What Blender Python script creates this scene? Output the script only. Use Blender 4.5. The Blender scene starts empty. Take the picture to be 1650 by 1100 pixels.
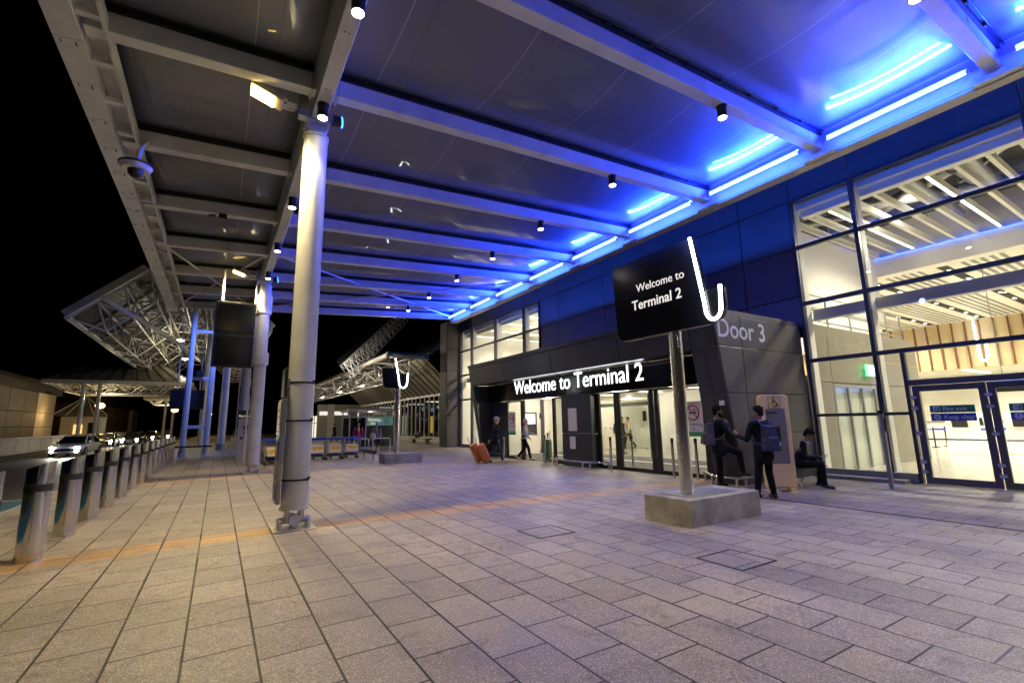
EXPO = 1.02
P_FLOOD = 760; P_BLUE = 100; P_DOWN = 106; P_HALL = 820; P_HEAD = 300; P_FRAME = 135; P_WASH = 105
import bpy, bmesh, math, random
from mathutils import Vector, Matrix, Euler
random.seed(7)
R = math.radians
S = bpy.context.scene
COL = S.collection
def V(*a): return Vector(a if len(a) > 1 else a[0])

# ------------------------------------------------------------------ materials
def mat(name, col, rough=.5, metal=0., var=.12, scale=5., bump=0., bscale=60., spec=.5, rvar=.15, stretch=None):
    m = bpy.data.materials.new(name); m.use_nodes = True
    nt = m.node_tree; b = nt.nodes['Principled BSDF']
    b.inputs['Metallic'].default_value = metal
    b.inputs['Specular IOR Level'].default_value = spec
    tc = nt.nodes.new('ShaderNodeTexCoord'); mp = nt.nodes.new('ShaderNodeMapping')
    nt.links.new(tc.outputs['Object'], mp.inputs['Vector'])
    if stretch: mp.inputs['Scale'].default_value = stretch
    n = nt.nodes.new('ShaderNodeTexNoise'); n.inputs['Scale'].default_value = scale
    n.inputs['Detail'].default_value = 6; n.inputs['Roughness'].default_value = .65
    nt.links.new(mp.outputs[0], n.inputs['Vector'])
    mr = nt.nodes.new('ShaderNodeMapRange')
    mr.inputs['From Min'].default_value = .3; mr.inputs['From Max'].default_value = .7
    mr.inputs['To Min'].default_value = 1 - var; mr.inputs['To Max'].default_value = 1 + var
    nt.links.new(n.outputs['Fac'], mr.inputs['Value'])
    mx = nt.nodes.new('ShaderNodeVectorMath'); mx.operation = 'SCALE'
    mx.inputs[0].default_value = col[:3]
    nt.links.new(mr.outputs[0], mx.inputs['Scale'])
    nt.links.new(mx.outputs[0], b.inputs['Base Color'])
    r2 = nt.nodes.new('ShaderNodeMapRange')
    r2.inputs['From Min'].default_value = .3; r2.inputs['From Max'].default_value = .7
    r2.inputs['To Min'].default_value = max(.02, rough*(1-rvar)); r2.inputs['To Max'].default_value = min(1, rough*(1+rvar))
    nt.links.new(n.outputs['Fac'], r2.inputs['Value']); nt.links.new(r2.outputs[0], b.inputs['Roughness'])
    if bump:
        n2 = nt.nodes.new('ShaderNodeTexNoise'); n2.inputs['Scale'].default_value = bscale; n2.inputs['Detail'].default_value = 4
        nt.links.new(mp.outputs[0], n2.inputs['Vector'])
        bp = nt.nodes.new('ShaderNodeBump'); bp.inputs['Strength'].default_value = bump; bp.inputs['Distance'].default_value = .01
        nt.links.new(n2.outputs['Fac'], bp.inputs['Height']); nt.links.new(bp.outputs[0], b.inputs['Normal'])
    return m
def emit(name, col, s):
    m = bpy.data.materials.new(name); m.use_nodes = True
    b = m.node_tree.nodes['Principled BSDF']
    b.inputs['Base Color'].default_value = (.5, .5, .5, 1)
    b.inputs['Emission Color'].default_value = (*col, 1); b.inputs['Emission Strength'].default_value = s
    return m
def glassy(name, tint=(.93, .96, .95), refl=1., rough=.01):
    m = bpy.data.materials.new(name); m.use_nodes = True
    nt = m.node_tree; nt.nodes.remove(nt.nodes['Principled BSDF'])
    o = nt.nodes['Material Output']
    t = nt.nodes.new('ShaderNodeBsdfTransparent'); t.inputs['Color'].default_value = (*tint, 1)
    g = nt.nodes.new('ShaderNodeBsdfGlossy'); g.inputs['Roughness'].default_value = rough; g.inputs['Color'].default_value = (refl, refl, refl, 1)
    f = nt.nodes.new('ShaderNodeFresnel'); ge = nt.nodes.new('ShaderNodeNewGeometry')
    ior = nt.nodes.new('ShaderNodeMapRange'); ior.inputs['To Min'].default_value = 1.45; ior.inputs['To Max'].default_value = 1/1.45
    nt.links.new(ge.outputs['Backfacing'], ior.inputs['Value']); nt.links.new(ior.outputs[0], f.inputs['IOR'])
    x = nt.nodes.new('ShaderNodeMixShader')
    nt.links.new(f.outputs[0], x.inputs[0]); nt.links.new(t.outputs[0], x.inputs[1]); nt.links.new(g.outputs[0], x.inputs[2])
    nt.links.new(x.outputs[0], o.inputs['Surface'])
    return m

def paving():
    m = bpy.data.materials.new('concrete_slab_paving'); m.use_nodes = True
    nt = m.node_tree; N = nt.nodes; L = nt.links; b = N['Principled BSDF']
    geo = N.new('ShaderNodeNewGeometry'); sep = N.new('ShaderNodeSeparateXYZ'); L.new(geo.outputs['Position'], sep.inputs[0])
    def mth(op, a, bb=None, c=None):
        n = N.new('ShaderNodeMath'); n.operation = op
        for i, v in enumerate((a, bb, c)):
            if v is None: continue
            if isinstance(v, (int, float)): n.inputs[i].default_value = v
            else: L.new(v, n.inputs[i])
        return n.outputs[0]
    cmb = N.new('ShaderNodeCombineXYZ')
    L.new(mth('ADD', sep.outputs['Y'], 20.11), cmb.inputs['X']); L.new(mth('ADD', sep.outputs['X'], 39.782), cmb.inputs['Y'])
    br = N.new('ShaderNodeTexBrick'); L.new(cmb.outputs[0], br.inputs['Vector'])
    br.inputs['Scale'].default_value = 1; br.inputs['Brick Width'].default_value = .6; br.inputs['Row Height'].default_value = .441
    br.inputs['Mortar Size'].default_value = .0088; br.inputs['Mortar Smooth'].default_value = .25
    br.inputs['Color1'].default_value = (.36, .31, .262, 1); br.inputs['Color2'].default_value = (.262, .226, .194, 1)
    br.inputs['Mortar'].default_value = (.018, .015, .012, 1); br.offset = .5; br.offset_frequency = 2; br.inputs['Bias'].default_value = -.1
    # large stains and wear
    n1 = N.new('ShaderNodeTexNoise'); n1.inputs['Scale'].default_value = .55; n1.inputs['Detail'].default_value = 7; n1.inputs['Roughness'].default_value = .62
    L.new(geo.outputs['Position'], n1.inputs['Vector'])
    st = N.new('ShaderNodeMapRange'); st.inputs['From Min'].default_value = .3; st.inputs['From Max'].default_value = .7
    st.inputs['To Min'].default_value = .66; st.inputs['To Max'].default_value = 1.22; L.new(n1.outputs['Fac'], st.inputs['Value'])
    n3 = N.new('ShaderNodeTexNoise'); n3.inputs['Scale'].default_value = 38; n3.inputs['Detail'].default_value = 5; n3.inputs['Roughness'].default_value = .75
    L.new(geo.outputs['Position'], n3.inputs['Vector'])
    s3 = N.new('ShaderNodeMapRange'); s3.inputs['From Min'].default_value = .3; s3.inputs['From Max'].default_value = .7
    s3.inputs['To Min'].default_value = .72; s3.inputs['To Max'].default_value = 1.28; L.new(n3.outputs['Fac'], s3.inputs['Value'])
    k = mth('MULTIPLY', st.outputs[0], s3.outputs[0])
    n5 = N.new('ShaderNodeTexNoise'); n5.inputs['Scale'].default_value = 95; n5.inputs['Detail'].default_value = 3; L.new(geo.outputs['Position'], n5.inputs['Vector'])
    s5 = N.new('ShaderNodeMapRange'); s5.inputs['From Min'].default_value = .3; s5.inputs['From Max'].default_value = .7; s5.inputs['To Min'].default_value = .5; s5.inputs['To Max'].default_value = 1.5; L.new(n5.outputs['Fac'], s5.inputs['Value']); k = mth('MULTIPLY', k, s5.outputs[0])
    # wider dirty joints between the rows
    jr = mth('ABSOLUTE', mth('SUBTRACT', mth('MODULO', mth('ADD', mth('ADD', sep.outputs['X'], 39.782), .2205), .441), .2205))
    jn = mth('LESS_THAN', jr, mth('SUBTRACT', mth('MULTIPLY', n1.outputs['Fac'], .034), .0085)); k = mth('MULTIPLY', k, mth('SUBTRACT', 1.0, mth('MULTIPLY', jn, .88)))
    # gum spots and drip marks
    vg = N.new('ShaderNodeTexVoronoi'); vg.inputs['Scale'].default_value = 1.9; L.new(geo.outputs['Position'], vg.inputs['Vector'])
    gum = mth('SUBTRACT', 1.0, mth('MULTIPLY', mth('LESS_THAN', vg.outputs['Distance'], .045), .45)); k = mth('MULTIPLY', k, gum)
    n4 = N.new('ShaderNodeTexNoise'); n4.inputs['Scale'].default_value = 2.3; n4.inputs['Detail'].default_value = 8; n4.inputs['Roughness'].default_value = .7; n4.inputs['Distortion'].default_value = 1.2; L.new(geo.outputs['Position'], n4.inputs['Vector'])
    drt = N.new('ShaderNodeMapRange'); drt.inputs['From Min'].default_value = .52; drt.inputs['From Max'].default_value = .68; drt.inputs['To Min'].default_value = 1.; drt.inputs['To Max'].default_value = .62; L.new(n4.outputs['Fac'], drt.inputs['Value']); k = mth('MULTIPLY', k, drt.outputs[0])
    # pale exposed aggregate
    vo = N.new('ShaderNodeTexVoronoi'); vo.inputs['Scale'].default_value = 84; L.new(geo.outputs['Position'], vo.inputs['Vector'])
    rnd = N.new('ShaderNodeSeparateColor'); L.new(vo.outputs['Color'], rnd.inputs[0])
    spk = mth('MULTIPLY', mth('GREATER_THAN', rnd.outputs[0], .8), mth('LESS_THAN', vo.outputs['Distance'], .34))
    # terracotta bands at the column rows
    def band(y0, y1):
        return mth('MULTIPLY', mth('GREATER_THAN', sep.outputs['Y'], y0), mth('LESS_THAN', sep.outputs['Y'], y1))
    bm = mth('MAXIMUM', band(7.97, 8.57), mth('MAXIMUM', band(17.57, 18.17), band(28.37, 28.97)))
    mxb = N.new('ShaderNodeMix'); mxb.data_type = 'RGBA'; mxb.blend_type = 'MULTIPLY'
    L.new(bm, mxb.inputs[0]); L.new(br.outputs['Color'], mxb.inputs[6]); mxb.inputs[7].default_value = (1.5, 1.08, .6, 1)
    sc = N.new('ShaderNodeVectorMath'); sc.operation = 'SCALE'; L.new(mxb.outputs[2], sc.inputs[0]); L.new(k, sc.inputs['Scale'])
    mx = N.new('ShaderNodeMix'); mx.data_type = 'RGBA'; L.new(mth('MULTIPLY', mth('MULTIPLY', spk, mth('SUBTRACT', 1.0, mth('MAXIMUM', br.outputs['Fac'], jn))), .85), mx.inputs[0]); L.new(sc.outputs[0], mx.inputs[6]); mx.inputs[7].default_value = (.72, .7, .66, 1)
    L.new(mx.outputs[2], b.inputs['Base Color'])
    rr = N.new('ShaderNodeMapRange'); rr.inputs['From Min'].default_value = .3; rr.inputs['From Max'].default_value = .7
    rr.inputs['To Min'].default_value = .42; rr.inputs['To Max'].default_value = .7; L.new(n1.outputs['Fac'], rr.inputs['Value']); L.new(rr.outputs[0], b.inputs['Roughness'])
    bp = N.new('ShaderNodeBump'); bp.inputs['Strength'].default_value = .55; bp.inputs['Distance'].default_value = .006
    hh = mth('SUBTRACT', mth('MULTIPLY', n3.outputs['Fac'], .35), br.outputs['Fac'])
    L.new(hh, bp.inputs['Height']); L.new(bp.outputs[0], b.inputs['Normal'])
    return m

def road_mat():
    m = mat('asphalt_road', (.05, .049, .048), .55, 0, .3, 3, .5, 140)
    nt = m.node_tree; N = nt.nodes; L = nt.links; b = N['Principled BSDF']
    geo = N.new('ShaderNodeNewGeometry'); sep = N.new('ShaderNodeSeparateXYZ'); L.new(geo.outputs['Position'], sep.inputs[0])
    old = b.inputs['Base Color'].links[0].from_socket
    def rect(x0, x1, y0, y1):
        r = None
        for s, op, v in (('X', 'GREATER_THAN', x0), ('X', 'LESS_THAN', x1), ('Y', 'GREATER_THAN', y0), ('Y', 'LESS_THAN', y1)):
            n = N.new('ShaderNodeMath'); n.operation = op; n.inputs[1].default_value = v; L.new(sep.outputs[s], n.inputs[0])
            if r is None: r = n.outputs[0]
            else:
                q = N.new('ShaderNodeMath'); q.operation = 'MULTIPLY'; L.new(r, q.inputs[0]); L.new(n.outputs[0], q.inputs[1]); r = q.outputs[0]
        return r
    cur = old
    wear = N.new('ShaderNodeTexNoise'); wear.inputs['Scale'].default_value = 1.6; wear.inputs['Detail'].default_value = 6; L.new(geo.outputs['Position'], wear.inputs['Vector'])
    for rc, c in (((-7.2, -3.75, -6, 17.3), (.02, .13, .26)), ((-3.9, -3.75, -6, 60), (.7, .7, .68)), ((-7.35, -7.2, -6, 17.3), (.7, .7, .68)), ((-7.3, -3.75, 17.3, 17.45), (.7, .7, .68)), ((-11.7, -11.55, -6, 120), (.6, .55, .3))):
        f = N.new('ShaderNodeMath'); f.operation = 'MULTIPLY'; L.new(rect(*rc), f.inputs[0])
        wr = N.new('ShaderNodeMapRange'); wr.inputs['From Min'].default_value = .3; wr.inputs['From Max'].default_value = .5; wr.inputs['To Min'].default_value = .55; wr.inputs['To Max'].default_value = .95
        L.new(wear.outputs['Fac'], wr.inputs['Value']); L.new(wr.outputs[0], f.inputs[1])
        x = N.new('ShaderNodeMix'); x.data_type = 'RGBA'; L.new(f.outputs[0], x.inputs[0]); L.new(cur, x.inputs[6]); x.inputs[7].default_value = (*c, 1); cur = x.outputs[2]
    L.new(cur, b.inputs['Base Color'])
    return m

def roof_panel_mat():
    m = mat('dark_glossy_roof_film', (.078, .09, .125), .5, 0, .12, 1.2, .02, 3, 1., .2)
    nt = m.node_tree; N = nt.nodes; L = nt.links; b = N['Principled BSDF']
    geo = N.new('ShaderNodeNewGeometry'); sep = N.new('ShaderNodeSeparateXYZ'); L.new(geo.outputs['Position'], sep.inputs[0])
    b.inputs['Coat Weight'].default_value = .8; b.inputs['Coat Roughness'].default_value = .045
    old = b.inputs['Base Color'].links[0].from_socket
    cur = old
    for off, w, c in ((.42, .007, (.45, .45, .46)), (.12, .009, (.02, .02, .022))):
        a = N.new('ShaderNodeMath'); a.operation = 'ADD'; a.inputs[1].default_value = 20 + off; L.new(sep.outputs['X'], a.inputs[0])
        q = N.new('ShaderNodeMath'); q.operation = 'MODULO'; q.inputs[1].default_value = 1.86; L.new(a.outputs[0], q.inputs[0])
        l = N.new('ShaderNodeMath'); l.operation = 'LESS_THAN'; l.inputs[1].default_value = w * 2; L.new(q.outputs[0], l.inputs[0])
        f = N.new('ShaderNodeMath'); f.operation = 'MULTIPLY'; f.inputs[1].default_value = .6; L.new(l.outputs[0], f.inputs[0])
        x = N.new('ShaderNodeMix'); x.data_type = 'RGBA'; L.new(f.outputs[0], x.inputs[0]); L.new(cur, x.inputs[6]); x.inputs[7].default_value = (*c, 1); cur = x.outputs[2]
    L.new(cur, b.inputs['Base Color'])
    return m

M = {}
M['paving'] = paving(); M['road'] = road_mat(); M['film'] = roof_panel_mat()
M['kerb'] = mat('kerb_stone', (.32, .31, .29), .8, 0, .2, 4, .4)
M['ground'] = mat('dark_ground', (.04, .04, .038), .9)
M['steel'] = mat('white_painted_steel', (.60, .615, .64), .38, 0, .13, 1.7, .06, 30, rvar=.35)
M['steel_old'] = mat('weathered_white_steel', (.5, .47, .42), .5, 0, .2, 3, .1, 40)
M['stainless'] = mat('brushed_stainless_steel', (.6, .6, .61), .11, 1, .08, 7, 0, 90, stretch=(1, 1, .3), rvar=.3)
M['satin'] = mat('satin_steel_pole', (.76, .75, .73), .27, 1, .05, 2, 0, 90, stretch=(1, 1, .2), rvar=.08); M['alu'] = mat('grey_aluminium', (.35, .36, .38), .4, .6, .08, 4); M['doorgrey'] = mat('grey_door_frame_paint', (.11, .10, .095), .45, 0, .08, 4)
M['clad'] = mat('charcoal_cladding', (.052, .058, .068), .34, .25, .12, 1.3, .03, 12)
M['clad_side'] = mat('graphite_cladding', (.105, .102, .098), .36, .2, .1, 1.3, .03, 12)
M['wallpanel'] = mat('slate_wall_panel', (.095, .105, .13), .4, .1, .12, .9, .03, 9)
M['black'] = mat('black_powder_coat', (.012, .012, .013), .42, 0, .2, 5)
M['joint'] = mat('black_joint', (.006, .006, .007), .7)
M['signblack'] = mat('gloss_black_sign', (.006, .007, .009), .16, 0, .2, 3)
M['concrete'] = mat('weathered_concrete', (.33, .31, .26), .8, 0, .5, 2.2, .5, 45)
M['glass'] = glassy('clear_glass'); M['glass_dark'] = glassy('tinted_glass', (.35, .38, .4))
M['cream'] = mat('cream_wall', (.74, .71, .65), .55, 0, .04, 1.2)
M['white'] = mat('white_plaster', (.78, .76, .7), .6, 0, .04, 1.5)
M['hallfloor'] = mat('polished_terrazzo', (.56, .52, .42), .16, 0, .08, 5)
M['matfloor'] = mat('grey_entrance_mat', (.09, .085, .085), .85, 0, .2, 20)
M['wood'] = mat('pale_oak_slats', (.66, .5, .29), .5, 0, .05, 1.5, .05, 30)
M['darkwood'] = mat('dark_wood_fin', (.22, .10, .045), .5, 0, .2, 4)
M['void'] = mat('dark_ceiling_void', (.03, .033, .04), .6)
M['duct'] = mat('galvanised_duct', (.33, .33, .35), .35, .7, .15, 3)
M['letter'] = emit('backlit_letter', (1, 1, 1), 1.5)
M['tube'] = emit('white_neon_tube', (.93, .98, 1), 7)
M['blue'] = emit('blue_led_tube', (.05, .16, 1.), 19); M['blueup'] = emit('hidden_blue_uplight', (.012, .034, 1.), 620)
M['blue2'] = emit('blue_lens', (.01, .14, 1.), 4)
M['bluein'] = emit('blue_cove_strip', (.02, .10, 1.), 2.5)
M['bluewash'] = emit('blue_wall_wash_strip', (.008, .10, 1.), 75)
M['warm'] = emit('warm_led_lens', (1, .88, .66), 40)
M['flood'] = emit('sodium_flood_lens', (1, .68, .17), 11)
M['ledfin'] = emit('linear_led', (1, .9, .68), 5)
M['head'] = emit('headlight_lens', (1, .94, .82), 55)
M['amber'] = emit('amber_globe', (1, .5, .1), 9)
M['screen'] = emit('lit_screen', (.35, .6, .9), .9)
M['bluesign'] = emit('lit_blue_sign', (.02, .16, .7), 1.6)
M['exitgreen'] = emit('lit_green_sign', (.05, .75, .22), 1.6)
M['exitwhite'] = emit('lit_white_mark', (.9, 1, .9), 2.2)
M['white_sign'] = mat('white_sign_face', (.72, .71, .7), .4, 0, .03)
M['letter_w'] = mat('white_vinyl_letter', (.78, .77, .8), .4, 0, .03)
M['red'] = mat('red_sign_ring', (.5, .03, .03), .4); M['signgreen'] = mat('green_sign_face', (.02, .30, .14), .4); M['signblue'] = mat('blue_sign_face', (.03, .08, .55), .4)
M['beige'] = mat('beige_moulded_panel', (.82, .63, .31), .45, 0, .06, 3)
M['greypanel'] = mat('grey_recess_panel', (.2, .19, .18), .5)
M['yellow'] = mat('yellow_advert_panel', (.8, .5, .03), .45, 0, .15, 6)
M['bluehandle'] = mat('blue_plastic', (.02, .06, .38), .35)
M['rubber'] = mat('black_rubber', (.015, .015, .016), .6)
M['boxgrey'] = mat('grey_machine_casing', (.3, .31, .35), .45)
M['mud'] = mat('pale_parapet_panel', (.55, .5, .42), .6, 0, .12, 1.5)
M['blockwall'] = mat('grey_car_park_cladding', (.11, .095, .08), .7, 0, .15, .6)
M['brown'] = mat('brown_brick_cladding', (.16, .085, .045), .8, 0, .15, 2)
M['roofdark'] = mat('dark_slate_roof', (.012, .013, .016), .6)
M['roofglaze'] = mat('dirty_roof_glazing', (.10, .10, .07), .25, 0, .3, 2)
M['soffit'] = mat('louvred_soffit', (.24, .22, .18), .45, .2, .12, 3)
M['skin_a'] = mat('skin_brown', (.23, .12, .07), .5); M['skin_b'] = mat('skin_light', (.48, .27, .19), .5)
M['hair'] = mat('black_hair', (.007, .006, .006), .7, 0, .3, 30, .4, 200, .15); M['hair_grey'] = mat('grey_hair', (.42, .38, .35), .6, 0, .2, 30)
M['navy'] = mat('navy_suit_cloth', (.006, .007, .014), .8, 0, .3, 9, .6, 10, .2); M['charcoalcloth'] = mat('black_trouser_cloth', (.006, .006, .008), .85, 0, .3, 9, .6, 9, .2)
M['shirtw'] = mat('white_shirt', (.6, .6, .66), .7); M['denim'] = mat('pale_blue_denim', (.22, .29, .38), .8, 0, .15, 14, .2, 120)
M['pink'] = mat('magenta_jacket', (.42, .02, .16), .7); M['jeans'] = mat('dark_jeans', (.03, .04, .09), .8)
M['packblue'] = mat('blue_backpack_nylon', (.012, .022, .09), .6, 0, .2, 10, .25, 40); M['packgrey'] = mat('grey_backpack_nylon', (.07, .065, .06), .65, 0, .2, 10, .25, 40)
M['orange'] = mat('orange_suitcase_shell', (.58, .19, .045), .4, 0, .08, 4); M['greencase'] = mat('green_suitcase_shell', (.03, .11, .04), .45)
M['shoe'] = mat('black_leather', (.012, .011, .011), .35); M['shoew'] = mat('white_trainers', (.6, .58, .55), .6)
M['capgrey'] = mat('grey_cap', (.4, .38, .34), .8)
M['carsilver'] = mat('silver_car_paint', (.78, .78, .76), .3, 0, .03, 2); M['cardark'] = mat('dark_car_paint', (.03, .035, .045), .2, .3, .05, 2)
M['carglass'] = mat('car_glass', (.012, .013, .015), .06)
M['tan'] = mat('tan_bag', (.45, .38, .27), .7)
M['plantgreen'] = mat('dark_leaf', (.05, .08, .02), .6)

def gz(x): return -.02*min(max(0, .9-x), 3.5) - .007*min(max(0, x-2), 9.5)
FL = -.0665   # pavement level along the facade

# ------------------------------------------------------------------ mesh builder
class MB:
    def __init__(s): s.v = []; s.f = []
    def add(s, vs, fs):
        o = len(s.v); s.v += [Vector(v) for v in vs]; s.f += [tuple(i+o for i in f) for f in fs]; return s
    def box(s, x0, x1, y0, y1, z0, z1):
        if x0 > x1: x0, x1 = x1, x0
        if y0 > y1: y0, y1 = y1, y0
        if z0 > z1: z0, z1 = z1, z0
        return s.add([(x0,y0,z0),(x1,y0,z0),(x1,y1,z0),(x0,y1,z0),(x0,y0,z1),(x1,y0,z1),(x1,y1,z1),(x0,y1,z1)],
                     [(0,3,2,1),(4,5,6,7),(0,1,5,4),(1,2,6,5),(2,3,7,6),(3,0,4,7)])
    def hexa(s, b, t): return s.add(list(b)+list(t), [(0,3,2,1),(4,5,6,7),(0,1,5,4),(1,2,6,5),(2,3,7,6),(3,0,4,7)])
    def obox(s, c, sz, rot=None):
        m = rot if rot is not None else Matrix.Identity(3); c = Vector(c)
        vs = [c + m @ Vector((x*sz[0]/2, y*sz[1]/2, z*sz[2]/2)) for z in (-1,1) for x, y in ((-1,-1),(1,-1),(1,1),(-1,1))]
        return s.add(vs, [(0,3,2,1),(4,5,6,7),(0,1,5,4),(1,2,6,5),(2,3,7,6),(3,0,4,7)])
    def cyl(s, p, q, r, r2=None, n=12, caps=True):
        p, q = Vector(p), Vector(q); r2 = r if r2 is None else r2
        d = (q-p).normalized(); a = d.orthogonal().normalized(); b = d.cross(a)
        vs = []
        for c, rr in ((p, r), (q, r2)):
            for i in range(n):
                t = 2*math.pi*i/n + math.pi/n; vs.append(c + (a*math.cos(t) + b*math.sin(t))*rr)
        fs = [(i, (i+1) % n, n+(i+1) % n, n+i) for i in range(n)]
        if caps: fs += [tuple(range(n-1, -1, -1)), tuple(range(n, 2*n))]
        return s.add(vs, fs)
    def tube(s, pts, r, n=8, closed=False):
        pts = [Vector(p) for p in pts]; m = len(pts); vs = []; up = None
        for i, p in enumerate(pts):
            a = pts[i-1] if (i or closed) else p; c = pts[(i+1) % m] if (i < m-1 or closed) else p
            d = (c-a).normalized()
            if up is None: up = d.orthogonal().normalized()
            up = (up - d*up.dot(d)).normalized(); b = d.cross(up)
            vs += [p + (up*math.cos(2*math.pi*k/n) + b*math.sin(2*math.pi*k/n))*r for k in range(n)]
        fs = []
        for i in range(m if closed else m-1):
            j = (i+1) % m
            fs += [(i*n+k, i*n+(k+1) % n, j*n+(k+1) % n, j*n+k) for k in range(n)]
        if not closed: fs += [tuple(range(n-1,-1,-1)), tuple(range((m-1)*n, m*n))]
        return s.add(vs, fs)
    def prism(s, poly, vec):
        poly = [Vector(p) for p in poly]; vec = Vector(vec); n = len(poly)
        return s.add(poly + [p+vec for p in poly], [tuple(range(n-1,-1,-1)), tuple(range(n, 2*n))] + [(i, (i+1) % n, n+(i+1) % n, n+i) for i in range(n)])
    def ell(s, c, r, rot=None, nu=16, nv=10):
        c = Vector(c); m = rot if rot is not None else Matrix.Identity(3); vs = [c + m @ Vector((0,0,-r[2]))]
        for j in range(1, nv):
            ph = -math.pi/2 + math.pi*j/nv
            for i in range(nu):
                t = 2*math.pi*i/nu; vs.append(c + m @ Vector((r[0]*math.cos(ph)*math.cos(t), r[1]*math.cos(ph)*math.sin(t), r[2]*math.sin(ph))))
        vs.append(c + m @ Vector((0,0,r[2]))); fs = []; e = len(vs)-1
        for i in range(nu): fs.append((0, 1+(i+1) % nu, 1+i)); fs.append((e, e-nu+i, e-nu+(i+1) % nu))
        for j in range(nv-2):
            for i in range(nu):
                a = 1+j*nu; fs.append((a+i, a+(i+1) % nu, a+nu+(i+1) % nu, a+nu+i))
        return s.add(vs, fs)
    def cap(s, p, q, r, r2=None, n=14):
        r2 = r if r2 is None else r2; p, q = Vector(p), Vector(q)
        s.cyl(p, q, r, r2, n); s.ell(p, (r,)*3, None, n, 8); s.ell(q, (r2,)*3, None, n, 8); return s
    def build(s, name, m, parent=None, smooth=False, bevel=0., seg=2):
        me = bpy.data.meshes.new(name); off = V(0,0,0)
        if parent is not None:
            o = parent
            while o.parent: o = o.parent
            off = Vector(o.location)
        me.from_pydata([v-off for v in s.v], [], s.f); me.update()
        bm = bmesh.new(); bm.from_mesh(me); bmesh.ops.recalc_face_normals(bm, faces=bm.faces); bm.to_mesh(me); bm.free()
        me.materials.append(m if not isinstance(m, str) else M[m])
        ob = bpy.data.objects.new(name, me); COL.objects.link(ob)
        if parent is not None: ob.parent = parent
        if smooth:
            for p in me.polygons: p.use_smooth = True
            try: me.set_sharp_from_angle(angle=R(38))
            except Exception: pass
        if bevel:
            b = ob.modifiers.new('edge_bevel', 'BEVEL'); b.width = bevel; b.segments = seg; b.limit_method = 'ANGLE'; b.angle_limit = R(40)
        return ob
def tag(o, label=None, cat=None, group=None, kind=None):
    for k, v in (('label', label), ('category', cat), ('group', group), ('kind', kind)):
        if v: o[k] = v
    return o
def thing(name, label, cat, loc=(0,0,0), rz=0., group=None):
    o = bpy.data.objects.new(name, None); COL.objects.link(o); o.empty_display_size = .2
    o.location = loc; o.rotation_euler = (0,0,rz); return tag(o, label, cat, group)
def copy_tree(o, parent=None):
    c = o.copy(); COL.objects.link(c)
    if parent is not None: c.parent = parent
    for ch in list(o.children): copy_tree(ch, c)
    return c
def dup(o, loc, rz, label, group=None):
    c = copy_tree(o); c.location = loc; c.rotation_euler = (0,0,rz); c['label'] = label
    if group: c['group'] = group
    return c
def text(name, s, size, org, right, up, m, parent=None, ext=.01, bold=0., align='LEFT', sx=1.):
    cu = bpy.data.curves.new(name, 'FONT'); cu.body = s; cu.size = size; cu.extrude = ext; cu.offset = bold; cu.align_x = align; cu.resolution_u = 4
    t = bpy.data.objects.new(name, cu); COL.objects.link(t)
    bpy.context.view_layer.update()
    me = bpy.data.meshes.new_from_object(t.evaluated_get(bpy.context.evaluated_depsgraph_get()))
    bpy.data.objects.remove(t)
    r = Vector(right).normalized(); u = Vector(up).normalized(); n = r.cross(u); off = V(0,0,0)
    if parent is not None:
        o = parent
        while o.parent: o = o.parent
        off = Vector(o.location)
    for v in me.vertices: v.co = Vector(org) + r*v.co.x*sx + u*v.co.y + n*v.co.z - off
    me.materials.clear(); me.materials.append(M[m])
    ob = bpy.data.objects.new(name, me); COL.objects.link(ob); ob.name = name
    if parent is not None: ob.parent = parent
    return ob
def lamp(name, kind, loc, energy, col, parent=None, target=None, **kw):
    l = bpy.data.lights.new(name, kind); l.energy = energy; l.color = col
    for k, v in kw.items(): setattr(l, k, v)
    o = bpy.data.objects.new(name, l); COL.objects.link(o); loc = Vector(loc); off = V(0,0,0)
    if parent is not None:
        p = parent
        while p.parent: p = p.parent
        off = Vector(p.location); o.parent = parent
    o.location = loc - off
    if target is not None: o.rotation_euler = (Vector(target)-loc).to_track_quat('-Z', 'Y').to_euler()
    return o
ORD = ['first','second','third','fourth','fifth','sixth','seventh','eighth','ninth','tenth','eleventh','twelfth','thirteenth','fourteenth','fifteenth']

# ------------------------------------------------------------------ world, camera, render settings
w = bpy.data.worlds.new('World'); S.world = w; w.use_nodes = True
wn = w.node_tree; sky = wn.nodes.new('ShaderNodeTexSky'); sky.sky_type = 'NISHITA'; sky.sun_disc = False
sky.sun_elevation = R(-9); sky.sun_rotation = R(250)
wn.links.new(sky.outputs[0], wn.nodes['Background'].inputs['Color']); wn.nodes['Background'].inputs['Strength'].default_value = .05
cd = bpy.data.cameras.new('camera'); cam = bpy.data.objects.new('camera', cd); COL.objects.link(cam); S.camera = cam
cd.sensor_width = 36; cd.lens = 753.19/1650*36; cd.clip_end = 2000; cd.clip_start = .05
yaw, pit, rol = .55735, .17117, -.0176
f_ = V(math.sin(yaw)*math.cos(pit), math.cos(yaw)*math.cos(pit), math.sin(pit)); r_ = V(math.cos(yaw), -math.sin(yaw), 0); u_ = r_.cross(f_)
r2_ = r_*math.cos(rol) + u_*math.sin(rol); u2_ = u_*math.cos(rol) - r_*math.sin(rol)
mw = Matrix((r2_, u2_, -f_)).transposed().to_4x4(); mw.translation = (0, 0, 1.55); cam.matrix_world = mw
S.view_settings.view_transform = 'Standard'; S.view_settings.look = 'None'; S.view_settings.exposure = EXPO
cy = S.cycles; cy.use_denoising = True; cy.max_bounces = 7; cy.diffuse_bounces = 3; cy.glossy_bounces = 4; cy.transparent_max_bounces = 24
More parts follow.
